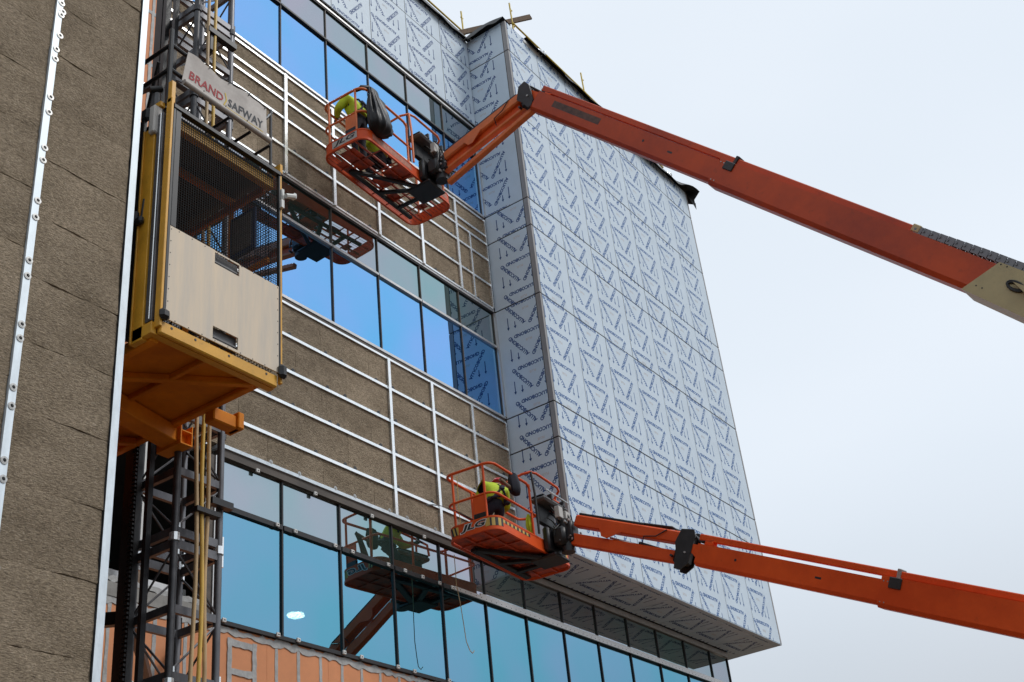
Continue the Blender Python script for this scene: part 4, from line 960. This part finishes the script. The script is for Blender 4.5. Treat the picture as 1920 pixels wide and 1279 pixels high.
    # raised arch at the far side of the console
    rail([(-.12, .10, 1.16), (-.10, -.15, 1.24), (-.06, -w + .1, 1.30), (.02, -w - .02, 1.33), (.14, -w - .06, 1.33), (.78, -w - .10, 1.28), (.87, -w - .08, 1.25), (.91, -w + .02, 1.17), (.90, -w + .06, .95)], .023)
    MB().bbox((-l + .01, -w + .17, .26), (-l + .03, -.06, .58), .006, F).build('end_panel', OR, root)
    MB().bbox((-l + .0, -w + .17, .215), (-l + .045, -.06, .30), .006, F).build('end_panel', MT['black'], root)
    # console
    cs = MB(); cs.bbox((.10, -w - .20, .83), (.90, -w + .10, .91), .03, F); cs.build('console_tray', MT['hood'], root)
    cs = MB(); cs.bbox((.12, -w - .16, .911), (.88, -w + .08, .95), .02, F)
    for x in (.3, .72): cs.bbox((x, -w - .215, .87), (x + .05, -w - .13, .98), .008, F)
    cs.build('console_lid', MT['black'], root)
    cs = MB(); cs.bbox((.16, -w - .02, .48), (.74, -w + .06, .829), .04, F); cs.build('console_body', MT['black'], root)
    if solid: MB().tube([(.12, -w - .215, 1.0), (.90, -w - .215, .985)], .015, 8, F=F).build('console_bar', MT['chrome'], root, True)
    MB().tube([(.05, -w - .04, .25), (.02, -w - .06, .9), (-.0, -w - .04, 1.32)], .022, 8, F=F).build('console_post', MT['black'] if solid else OR, root, True)
    for (x, y, z, dx, dy, dz) in ((.34, -w - .30, .56, .14, .09, .20), (.58, -w - .30, .60, .15, .10, .14), (.72, -w - .50, .44, .10, .08, .18)):
        MB().bbox((x, y, z), (x + dx, y + dy, z + dz), .008, F).build('junction_box', MT['greybox'], root)
    # mount, rotator
    mt_ = MB(); mt_.bbox((.22, -w - .12, .0), (.78, -w + .0, .42), .03, F); mt_.bbox((.30, -w - .36, .08), (.72, -w - .12, .40), .05, F); mt_.tube([(.5, -w - .30, -.02), (.5, -w - .30, .52)], .12, 16, F=F); mt_.bbox((.40, -w - .46, .12), (.66, -w - .30, .50), .03, F)
    mt_.build('rotator', MT['black'], root, True)
    sf = MB()
    TW = .075 if not solid else .11; sf.beam(F(.45, -w + .1, -.04), F(.02, w - .16, -.04), TW, .06, e=.01); sf.beam(F(.62, -w + .1, -.04), F(.60, w - .16, -.04), TW, .06, e=.01); sf.beam(F(-.75, w - .17, -.035), F(1.0, w - .17, -.035), TW, .06, e=.01); sf.beam(F(.35, -w + .1, -.04), F(-.72, w - .2, -.04), TW, .06, e=.01); sf.bbox((.28, -w - .18, -.08), (.78, -.14, -.02), .02, F)
    sf.build('support_frame', MT['black'], root)
    hs = MB(); rs = random.Random(3 + int(solid))
    for k in range(22):
        p0 = (rs.uniform(.25, .8), -w - rs.uniform(.15, .4), rs.uniform(.05, .35)); p3 = (rs.uniform(.3, .85), -w - rs.uniform(.02, .35), rs.uniform(.45, .9))
        pm = ((p0[0] + p3[0]) / 2 + rs.uniform(-.22, .22), (p0[1] + p3[1]) / 2 - rs.uniform(.02, .16), (p0[2] + p3[2]) / 2 + rs.uniform(-.1, .1))
        pts = [tuple((1 - t) ** 2 * p0[i] + 2 * t * (1 - t) * pm[i] + t * t * p3[i] for i in range(3)) for t in np.linspace(0, 1, 9)]; hs.tube(pts, rs.uniform(.009, .018), 6, F=F)
    hs.build('hoses', MT['rubber'], root, True)
    fi = MB()
    for k in range(16): p0 = F(rs.uniform(.28, .78), -w - rs.uniform(.36, .48), rs.uniform(.05, .5)); fi.bbox(tuple(p0), tuple(p0 + Vector((rs.uniform(.02, .06), .03, rs.uniform(.02, .05)))), .004)
    fi.build('fittings', MT['washer'], root, kind='stuff')
    # end lettering and hazard stripes
    T = text_tris('JLG', 1., .035, .25); e = T.reshape(-1, 2); sc_ = np.array([.46, .125]) / (e.max(0) - e.min(0)); T = T * sc_
    # the end faces -x: text runs towards -y in view from outside
    if not solid: MB().box((-l - .0035, -.30, .045), (-l - .001, .22, .185), F).build('logo_plate', MT['greybox'], root)
    else:
        TO = text_tris('JLG', 1., .085, .25); eo = TO.reshape(-1, 2); TO = TO * np.array([.50, .150]) / (eo.max(0) - eo.min(0)); to = MB()
        for p in TO.tolist(): to.add([F(-l - .0035, -.04 - u, .115 + v) for u, v in p], [(0, 1, 2)])
        to.build('logo_outline', MT['whitetag'], root, kind='stuff')
    tx = MB()
    for p in T.tolist(): tx.add([F(-l - .0055, -.04 - u, .115 + v) for u, v in p], [(0, 1, 2)])
    tx.build('logo_lettering', MT['dark'], root)
    if solid:
        hz = MB()
        for (y0, y1) in ((-.335, -.31), (.23, .34)): hz.box((-l - .003, y0, .05), (-l - .001, y1, .18), F)
        for x0 in np.arange(-l + .2, -.25, .12): hz.box((x0, -w - .003, .12), (x0 + .06, -w - .001, .17), F)
        for x0 in np.arange(.62, l - .22, .12): hz.box((x0, -w - .003, .12), (x0 + .06, -w - .001, .17), F)
        hz.build('hazard_tape', MT['hazy'], root, kind='stuff')
        hz = MB()
        for x0 in np.arange(-l + .26, -.25, .12): hz.box((x0, -w - .003, .12), (x0 + .06, -w - .001, .17), F)
        for x0 in np.arange(.68, l - .2, .12): hz.box((x0, -w - .003, .12), (x0 + .06, -w - .001, .17), F)
        for y0 in (.25, .31): hz.prism([(y0, .05), (y0 + .03, .05), (y0 + .055, .18), (y0 + .025, .18)], -l - .0045, -l - .0031, lambda x, y, z: F(y, x, z))
        hz.build('hazard_marks', MT['dark'], root, kind='stuff')
        # slanted stripes that wrap the rounded near corner
        cn = [(x, y) for x, y in rrect(-l - .003, -w - .003, l + .003, w + .003, .203, 12)][26:39]
        hy, hk = MB(), MB()
        for i in range(len(cn) - 1):
            (hk if (i // 2) % 2 else hy).add([F(*cn[i], .05), F(*cn[i + 1], .05), F(*cn[i + 1], .18), F(*cn[i], .18)], [(0, 1, 2, 3)])
        hy.build('hazard_tape', MT['hazy'], root, kind='stuff'); hk.build('hazard_marks', MT['dark'], root, kind='stuff')
    else:
        MB().box((-l + .22, -w - .003, .06), (.02, -w - .001, .18), F).build('faded_decal', MT['decal'], root); MB().box((.72, -w - .003, .06), (l - .2, -w - .001, .18), F).build('faded_decal', MT['decal'], root)
    # jib
    J0 = F(.50, -w - .40, .34 if solid else .30); K = Vector(K); up = Vector((0, 0, 1)); jd = (K - J0)
    Fj = solve_frame(J0, jd, up, S); JL = jd.length / S
    a0, a1, b0, b1 = spec['jib']
    ju = MB(); ju.bbox((.06, -.10, a0), (JL - .12, .10, a1), .022, Fj); ju.build('jib_upper_arm', OR, root)
    MB().bbox((.10, -.075, a1 + .001), (JL * .62 if solid else JL - .2, .075, a1 + .04), .008, Fj).build('jib_hose_tray', MT['black'], root)
    jl = MB(); jl.bbox((-.08 if not solid else -.02, -.06, b0), (JL - .10, .06, b1), .02, Fj); jl.build('jib_lower_arm', OR, root)
    if not solid:
        MB().beam(Fj(-.02, 0, b0 - .24), Fj(JL + .02, 0, b0 - .10), .11, .11, e=.02).build('jib_link', OR, root)
        MB().bbox((.04, -.035, b1 + .001), (JL - .2, .035, a0 - .001), .004, Fj).build('jib_channel', MT['orange'], root)
    MB().prism([(.55, a0 + .02), (.62, a0 - .10), (.72, a0 - .12), (.95, a0 + .02)], .101, .115, Fj).build('jib_gusset', OR, root)
    MB().tube([(.72, -.0, a0 - .08), (JL - .6, 0, b1 - .02)], .018, 10, F=Fj).build('cylinder_rod', MT['chrome'], root, True)
    MB().tube([(1.25, .0, (a0 + b1) / 2 - .035), (JL - .35, 0, b1 - .03)], .034, 10, F=Fj).build('jib_cylinder', MT['black'], root, True)
    for (x, z) in ((.06, (b0 + b1) / 2), (JL - .18, (b0 + b1) / 2), (JL - .12, a0 + .08)): MB().tube([(x, -.13, z), (x, .13, z)], .022, 10, F=Fj).build('jib_pin', MT['steel'], root, True)
    # knuckle
    Fb = solve_frame(K, Bdir, up, S)
    kn = MB(); poly = [(-.10, a1 + .03), (.10, a1 + .05), (.15, a1 - .06), (.12, b0 + .02), (.02, b0 - .10), (-.08, b0 - .09), (-.12, b1), (-.16, a0)] if solid else [(-.08, a1 + .06), (.06, a1 + .08), (.12, a1 - .05), (.12, b0 - .02), (.05, b0 - .12), (-.02, b0 - .11), (-.10, b1), (-.18, a0)]
    kn.prism(poly, -.135, -.105, lambda x, y, z: Fj(JL + x, y, z)); kn.prism(poly, .105, .135, lambda x, y, z: Fj(JL + x, y, z)); kn.bbox((-.16, -.10, b0 + .0), (.10, .10, a1 + .03), .04, lambda x, y, z: Fj(JL + x, y, z)); kn.build('knuckle', MT['black'], root, True)
    kb = MB(); kb.tube([Fj(JL + .04, .15, (a0 + b0) / 2 + .02), Fj(JL + .04, .13, (a0 + b0) / 2 + .02)], .018, 10); kb.build('knuckle_pin', MT['washer'], root)
    hh = MB()
    for k in range(3):
        o_ = (-.06 + .05 * k)
        pts = [Fj(JL * .55, o_, a1 + .03), Fj(JL * .85, o_, a1 + .05), Fj(JL - .08, o_, a1 + .02 - .03 * k), Fj(JL + .10, o_, a1 - .02), Fb(.25, o_, spec['tz'] - .02), Fb(.5, o_, spec['tz'] + .03)]
        hh.tube([tuple(x) for x in pts], .017, 8)
    pts = [Fj(JL - .35, .115, a1 - .02), Fj(JL - .5, .13, a1 - .15), Fj(JL - .7, .13, b1 + .12), Fj(JL - .72, .08, b1)]; hh.tube([tuple(x) for x in pts], .010, 6)
    hh.build('hoses', MT['rubber'], root, True)
    # main boom sections
    s1, s2 = spec['s1'], spec['s2']; zb, zt, tz = spec['zb'], spec['zt'], spec['tz']
    def oct_(x0, x1, y, z0, z1, ch_, m_, name):
        mb = MB(); pr = [(-y, z0 + ch_), (-y + ch_, z0), (y - ch_, z0), (y, z0 + ch_), (y, z1), (-y, z1)]
        vs = [Fb(x0, a_, b_) for a_, b_ in pr] + [Fb(x1, a_, b_) for a_, b_ in pr]; n = 6
        mb.add(vs, [tuple(range(n)), tuple(range(n, 2 * n))[::-1]] + [(i, (i + 1) % n, n + (i + 1) % n, n + i) for i in range(n)]); return mb.build(name, m_, root)
    BO = MT['orange'] if solid else MT['orange_u']
    oct_(.28, s1 + .3, .125, zb, zt, .05, BO, 'fly_section')
    nk_ = MB(); nk_.prism([(-.05, zt - .03), (.30, zt - .02), (.30, zb + .10), (.10, zb + .22)], -.09, .09, Fb); nk_.bbox((.34, -.06, zt), (.50, .06, tz + .01), .01, Fb); nk_.build('boom_nose', MT['orange'], root)
    oct_(s1, s2 + .3, .150, zb - .035, tz - .004, .055, BO, 'mid_section')
    MB().bbox((.22, -.055, tz), (s2 - 1.0 if not solid else s2 - .2, .055, tz + .10), .012, Fb).build('conduit_tube', BO, root)
    cl = MB(); cl.bbox((s1 + .16, -.075, tz - .06), (s1 + .22, .075, tz + .13), .008, Fb); cl.build('conduit_clamp', MT['washer'] if solid else MT['dark'], root)
    MB().bbox((s1 + .12, .151, zt - .10), (s1 + .30, .171, tz - .005), .01, Fb).build('wear_pad', MT['dark'], root)
    mk = MB()
    mk.disc(Fb(3.0 if not solid else 1.0, .1255, (zb + zt) / 2 + .03), Fb(0, 1, 0) - Fb(0, 0, 0), .022, .003, 10)
    mk.bbox((s1 - 1.0, .1252, (zb + zt) / 2), (s1 - .9, .1262, (zb + zt) / 2 + .03), .0004, Fb); mk.build('boom_holes', MT['dark'], root)
    if not solid:
        MB().box((.75, .1253, zb + .17), (1.95, .1263, zb + .28), Fb).build('removed_decal_patch', MT['grime'], root)
    bs = MB()
    for x in (.04, .10):
        for z in (zt - .02, zb + .04): bs.disc(Fb(s1 + x, .151, z), Fb(0, 1, 0) - Fb(0, 0, 0), .010, .004, 8)
    bs.build('bolts', MT['washer'], root)
    # base section
    bl_ = spec['len'] - .6
    if True:
        mb = MB(); sl_ = .22
        poly = [(s2 + sl_, zt + .05), (bl_, zt + .07), (bl_, zb - .24), (s2 + .95, zb - .20), (s2 + .85, zb - .09), (s2 - .02, zb - .06)]
        mb.prism(poly, -.19, .19, Fb); mb.build('base_section', MT['cream'] if not solid else MT['orange'], root)
        MB().prism([(s2 + 1.0, zb - .241), (s2 + 2.4, zb - .241), (s2 + 2.4, zb - .31), (s2 + 1.15, zb - .31)], -.15, .15, Fb).build('base_underplate', MT['dark'], root)
        pt = [Fb(s2 + .55, .2, (zb + zt) / 2 + .02) + (Fb(.10 * math.cos(t), 0, .045 * math.sin(t)) - Fb(0, 0, 0)) for t in np.linspace(.4, 5.9, 14)]
        hl = MB(); 
        for dz in (0, .02): hl.tube([tuple(p + Vector((0, 0, dz))) for p in pt], .016, 8)
        hl.tube([tuple(Fb(s2 + .64, .2, zb + .2)), tuple(Fb(s2 + 1.6, .2, zb + .15))], .018, 8); hl.build('hose_loop', MT['rubber'], root, True)
        MB().prism([(s2 + .52, zb + .22), (s2 + 2.2, zb + .30), (s2 + 2.2, zb + .12), (s2 + .75, zb + .14)], .191, .26, Fb).build('side_bracket', MT['cream'] if not solid else MT['orange'], root)
        bs = MB()
        for (x, z) in ((s2 + .25, zt + .03), (s2 + .33, zt + .03), (s2 + .12, zb + .04), (s2 + .20, zb + .04)): bs.disc(Fb(x, .19, z), Fb(0, 1, 0) - Fb(0, 0, 0), .010, .003, 8)
        bs.build('base_holes', MT['dark'], root)
    # cable chain
    if not solid:
        lk = MB(); lk.box((-.055, -.06, -.012), (.055, .06, -.004)); lk.box((-.055, -.065, -.05), (.055, -.052, .05)); lk.box((-.055, .052, -.05), (.055, .065, .05)); lk.box((-.045, -.06, .035), (-.015, .06, .048)); lk.box((.015, -.06, -.048), (.045, .06, -.035)); lk.tube([(-.04, -.075, .0), (-.04, -.065, .0)], .018, 8); lkm = lk.mesh('chain_link', MT['steel_l'])
        bd_ = Vector(Bdir).normalized(); sd2 = bd_.cross(up).normalized(); uu = sd2.cross(bd_)
        Mr = Matrix((bd_, sd2, uu)).transposed().to_euler()
        s = s2 - 1.0
        while s < s2 + 4: piece(lkm, 'chain_link', root, Fb(s, 0, tz + .06 + .03 * min(1, (s - s2 + 1)), ), Mr); s += .115
        ck = MB()
        for y in (-.04, -.013, .013, .04): ck.tube([Fb(s2 - 1.0, y, tz + .055), Fb(s2 + 4, y, tz + .085)], .011, 6)
        ck.build('chain_hoses', MT['rubber'], root)
        MB().bbox((s2 - 1.10, -.07, tz + .02), (s2 - .98, .07, tz + .12), .01, Fb).build('chain_anchor', MT['cream'], root)
        MB().prism([(s2 - 1.25, tz + .0), (s2 - 1.0, tz + .0), (s2 - .98, tz - .10)], -.05, .05, Fb).build('chain_bracket', MT['dark'], root)
    # turntable and chassis
    hd_ = Vector((Bdir[0], Bdir[1], 0)).normalized(); Fc = solve_frame((T0.x, T0.y, G), hd_, up)
    tt = MB(); tt.bbox((-.9, -.85, 1.0), (1.5, .85, 2.1), .12, Fc); tt.build('turntable', MT['orange'], root)
    hx = Fb(bl_, 0, zb) ; MB().beam(tuple(Fb(bl_ - .5, 0, zb + .1)), tuple(Fc(.6, 0, 2.0)), .5, .6, e=.05).build('riser', MT['cream'], root)
    cw = MB(); cw.bbox((.9, -1.1, .95), (1.9, 1.1, 1.9), .15, Fc); cw.build('counterweight', MT['dark'], root)
    cf = MB(); cf.bbox((-1.5, -.55, .45), (1.5, .55, .98), .08, Fc)
    for x in (-1.3, 1.3): cf.bbox((x - .1, -1.1, .42), (x + .1, 1.1, .6), .02, Fc)
    cf.build('chassis', MT['cream'], root)
    for x in (-1.3, 1.3):
        for y in (-1.1, 1.1):
            wt = MB().tube([(x, y - .17, .5), (x, y - .14, .5), (x, y + .14, .5), (x, y + .17, .5)], [.42, .5, .5, .42], 24, F=Fc).build('wheel', MT['tyre'], root, True)
            MB().tube([(x, y - .185, .5), (x, y + .185, .5)], .24, 16, F=Fc).build('rim', MT['cream'], wt, True)
    return root, F
SU, SL = 1.045, 1.055     # size of the two machines
Ku = Vector((13.77, 7.78, 13.97)); Eu = Vector((13.32, 2.07, 7.57)); Bu = (Eu - Ku).normalized()
lift1, F1 = boom_lift('orange boom lift reaching highest, its basket at the upper windows with a bin bag', tuple(Vector((13.375, 10.55, 13.4)) * SU), 3, Ku * SU, Bu, dict(L=2.56, len=17.4, jib=(.0, .18, -.20, -.12), s1=4.55, s2=8.85, zb=-.20, zt=.14, tz=.17), False, SU)
Kl = Vector((16.5, 7.68, 6.59)); El = Vector((15.9, 3.21, 4.21)); Bl_ = (El - Kl).normalized()
lift2, F2 = boom_lift('orange boom lift reaching lower, its solid-floored basket above the bottom windows', tuple(Vector((15.715, 10.35, 7.1)) * SL), 5, Kl * SL, Bl_, dict(L=2.48, len=16.0, jib=(.06, .25, -.25, -.05), s1=3.35, s2=9.5, zb=-.22, zt=.12, tz=.175), True, SL)

base = dict(pelvis=(0, 0, .92), belly=(0, .02, 1.08), chest=(0, .03, 1.32), neck=(0, .03, 1.50), head=(0, .05, 1.63), crown=(0, .05, 1.73), sl=(-.2, .02, 1.40), el=(-.26, .05, 1.13), wl=(-.2, .25, 1.0), hl=(-.18, .32, 1.0), sr=(.2, .02, 1.40), er=(.26, .05, 1.13), wr=(.2, .25, 1.0), hr=(.18, .32, 1.0),
            hipl=(-.1, 0, .85), kl=(-.12, .05, .48), al=(-.12, 0, .09), tl=(-.13, .14, .04), hipr=(.1, 0, .85), kr=(.12, .05, .48), ar=(.12, 0, .09), tr=(.13, .14, .04))
J1 = dict(base); J1.update(pelvis=(0, -.02, .92), belly=(0, .02, 1.06), chest=(0, .10, 1.28), neck=(.02, .20, 1.42), head=(.03, .29, 1.50), crown=(.03, .33, 1.60), sl=(-.2, .12, 1.35), el=(-.27, .26, 1.14), wl=(-.10, .42, 1.14), hl=(-.05, .48, 1.15), sr=(.2, .12, 1.35), er=(.33, .16, 1.10), wr=(.28, .36, .98), hr=(.26, .44, .98), look=(0, 1, -.3))
p = tuple(F1(-.78, .02, .04)); person(p, 3, 'worker in hi-vis jacket and harness leaning toward the windows in the upper basket', J1, False, MT['helmet_w'])
J2 = dict(base); J2.update(pelvis=(0, 0, .42), belly=(0, .05, .56), chest=(0, .15, .76), neck=(0, .2, .93), head=(0, .24, 1.04), crown=(0, .25, 1.14), sl=(-.2, .15, .84), el=(-.27, .28, .62), wl=(-.15, .42, .62), hl=(-.13, .49, .63), sr=(.2, .15, .84), er=(.27, .28, .62), wr=(.15, .42, .62), hr=(.13, .49, .63), hipl=(-.1, 0, .40), kl=(-.14, .36, .46), al=(-.13, .16, .09), tl=(-.14, .28, .04), hipr=(.1, 0, .40), kr=(.14, .36, .46), ar=(.13, .16, .09), tr=(.14, .28, .04), look=(0, 1, -.2))
p = tuple(F1(-.18, .02, .04)); person(p, 20, 'crouching worker behind the rail beside the console of the upper basket', J2, True, MT['dark'], True)
J3 = dict(base); J3.update(pelvis=(0, -.02, .72), belly=(.03, .04, .84), chest=(.12, .14, 1.02), neck=(.20, .20, 1.13), head=(.27, .26, 1.19), crown=(.33, .30, 1.28), sl=(-.04, .18, 1.12), el=(-.08, .38, .95), wl=(.10, .52, .98), hl=(.17, .55, 1.0), sr=(.27, .06, .98), er=(.36, .18, .78), wr=(.42, .38, .82), hr=(.45, .45, .84), hipl=(-.1, 0, .66), kl=(-.13, .22, .42), al=(-.12, 0, .09), tl=(-.13, .14, .04), hipr=(.1, 0, .66), kr=(.12, .22, .40), ar=(.12, 0, .09), tr=(.13, .14, .04), look=(.3, .8, -.4))
p = tuple(F2(-.50, -.05, .04)); person(p, -20, 'worker in red hard hat and hi-vis jacket bending in the lower basket', J3, True, MT['helmet'])

# bin bag on the upper basket
def bag(F):
    vs = []; n = 72; prof = [(1.16, .10, .03), (1.12, .13, .05), (1.0, .13, .06), (.85, .16, .08), (.68, .20, .11), (.50, .24, .14), (.36, .25, .16), (.26, .22, .14), (.20, .13, .09), (.185, .03, .02)]
    for zi, (z, rx, ry) in enumerate(prof):
        for k in range(n):
            t = 2 * math.pi * k / n; fold = 1 + (.20 * (1 - abs((t * 9 / math.pi + .3 * math.sin(z * 6)) % 2 - 1) * 2) + .09 * math.sin(t * 13 + 1)) * min(1, (1.16 - z) * 3) * (1 if z > .5 else .45)
            vs.append(F(-1.03 + (1.16 - z) * .10 + rx * math.cos(t) * fold, -.46 - ry * .6 + ry * math.sin(t) * fold, z))
    fs = [(i * n + k, i * n + (k + 1) % n, (i + 1) * n + (k + 1) % n, (i + 1) * n + k) for i in range(len(prof) - 1) for k in range(n)]; fs.append(tuple(range(n))); fs.append(tuple((len(prof) - 1) * n + k for k in range(n))[::-1])
    o = MB().add(vs, fs).build('bin_bag', MT['bag'], None, True); p = tuple(F(-.75, -.5, .6)); rebase(o, p); tag(o, 'full black bin bag tied over the corner rail of the upper basket', 'bin bag')
    kn = MB(); kn.tube([tuple(F(x, y, z)) for x, y, z in ((-1.21, -.26, 1.11), (-1.18, -.36, 1.16), (-1.08, -.43, 1.18), (-.96, -.44, 1.17), (-.86, -.43, 1.15), (-.76, -.42, 1.09))], [.02, .05, .055, .04, .03, .012], 10); kn.build('tied_neck', MT['bag'], o, True)
    sh = MB(); sh.add([F(-1.0, -.47, 1.15), F(-.66, -.47, 1.10), F(-.64, -.47, .60), F(-.95, -.47, .45), F(-1.0, -.45, 1.15), F(-.66, -.45, 1.10), F(-.64, -.45, .60), F(-.95, -.45, .45)], [(0, 1, 2, 3), (7, 6, 5, 4), (0, 4, 5, 1), (1, 5, 6, 2), (2, 6, 7, 3), (3, 7, 4, 0)]); sh.build('loose_flap', MT['bag'], o)
bag(F1)
# hi-vis jacket hung on the inner rail of the lower basket
jk = MB(); vs = []; n = 16
for z, r in ((.60, .03), (.52, .075), (.42, .10), (.32, .085), (.22, .06), (.17, .02)):
    for k in range(n): t = 2 * math.pi * k / n; vs.append(F2(.0 + (.6 - z) * .12 + r * math.cos(t) * (1 + .25 * math.cos(3 * t)), -.36 + r * .6 * math.sin(t) * (1 + .2 * math.cos(4 * t)), z))
jk.add(vs, [(i * n + k, i * n + (k + 1) % n, (i + 1) * n + (k + 1) % n, (i + 1) * n + k) for i in range(5) for k in range(n)]); jk = jk.build('hi_vis_vest', MT['hivis'], None, True); tag(rebase(jk, tuple(F2(0, -.36, .6))), 'lime hi-vis vest hanging from the mid rail of the lower basket', 'vest')
# dark tool bag hooked over the near rail of the lower basket
tb = MB(); vs = []; n = 20
for z, rx, ry in ((1.14, .03, .03), (1.12, .10, .06), (1.0, .13, .08), (.86, .12, .09), (.80, .10, .07), (.77, .04, .03)):
    for k in range(n): t = 2 * math.pi * k / n; q = 1 + .10 * math.cos(5 * t + z * 9); vs.append(F2(-.62 + rx * math.cos(t) * q + (1.1 - z) * .1 + .12, -.42 + ry * math.sin(t) * q, z))
tb.add(vs, [(i * n + k, i * n + (k + 1) % n, (i + 1) * n + (k + 1) % n, (i + 1) * n + k) for i in range(5) for k in range(n)] + [tuple(range(n)), tuple(5 * n + k for k in range(n))[::-1]]); tb = tb.build('tool_bag', MT['navy'], None, True); tag(rebase(tb, tuple(F2(-.6, -.4, .9))), 'dark tool bag hooked inside the near rail of the lower basket', 'tool bag')
rt = MB().tube([tuple(F2(-.86, -.38, .93)), tuple(F2(-.50, -.40, .86))], .030, 10).build('rolled_tube', MT['wood'], None, True); tag(rebase(rt, tuple(F2(-.7, -.39, .9))), 'brown tube sticking up in front of the worker in the lower basket', 'tube')
# bent sheet strip sticking out of the lower basket
st = MB(); vs = []
for i in range(14):
    t = i / 13; x = -1.12 - .62 * t; z = .30 + .10 * t + .10 * math.sin(t * 2.6); y = .05 + .42 * t
    vs += [F2(x, y - .07 * (1 - t * .7), z - .05 * (1 - t)), F2(x, y + .07 * (1 - t * .7), z + .03), F2(x, y + .07 * (1 - t * .7), z + .034), F2(x, y - .07 * (1 - t * .7), z - .05 * (1 - t) + .004)]
st.add(vs, [(i * 4 + a, i * 4 + (a + 1) % 4, i * 4 + 4 + (a + 1) % 4, i * 4 + 4 + a) for i in range(13) for a in range(4)] + [(0, 1, 2, 3)]); st = st.build('metal_strip', MT['steel'], None, True); tag(rebase(st, tuple(F2(-1.3, .2, .35))), 'curved dark metal strip sticking out of the lower basket toward the wall', 'metal strip')
# ropes
def rope(pts, lab, m_=MT['rope'], r=.006):
    o = MB().tube(pts, r, 6).build('rope', m_, None, True); return tag(rebase(o, tuple(pts[0])), lab, 'rope')
rope([F2(-1.14, .24, 1.08), F2(-1.145, .25, .6), F2(-1.15, .24, .2)], 'thin yellow rope hanging from the left top rail of the lower basket')
rope([Vector(q) * SL for q in ((14.95, 10.95, 7.1), (14.95, 10.95, 6.6), (14.97, 10.92, 6.3), (14.99, 10.9, 5.95), (15.02, 10.9, 5.7), (15.07, 10.88, 5.56), (15.13, 10.88, 5.53), (15.18, 10.88, 5.58))], 'loose tan cord dangling below the lower basket in front of the glass', MT['pipe_t'], .007)
for ob in bpy.data.objects:
    if '_org' in ob: del ob['_org']
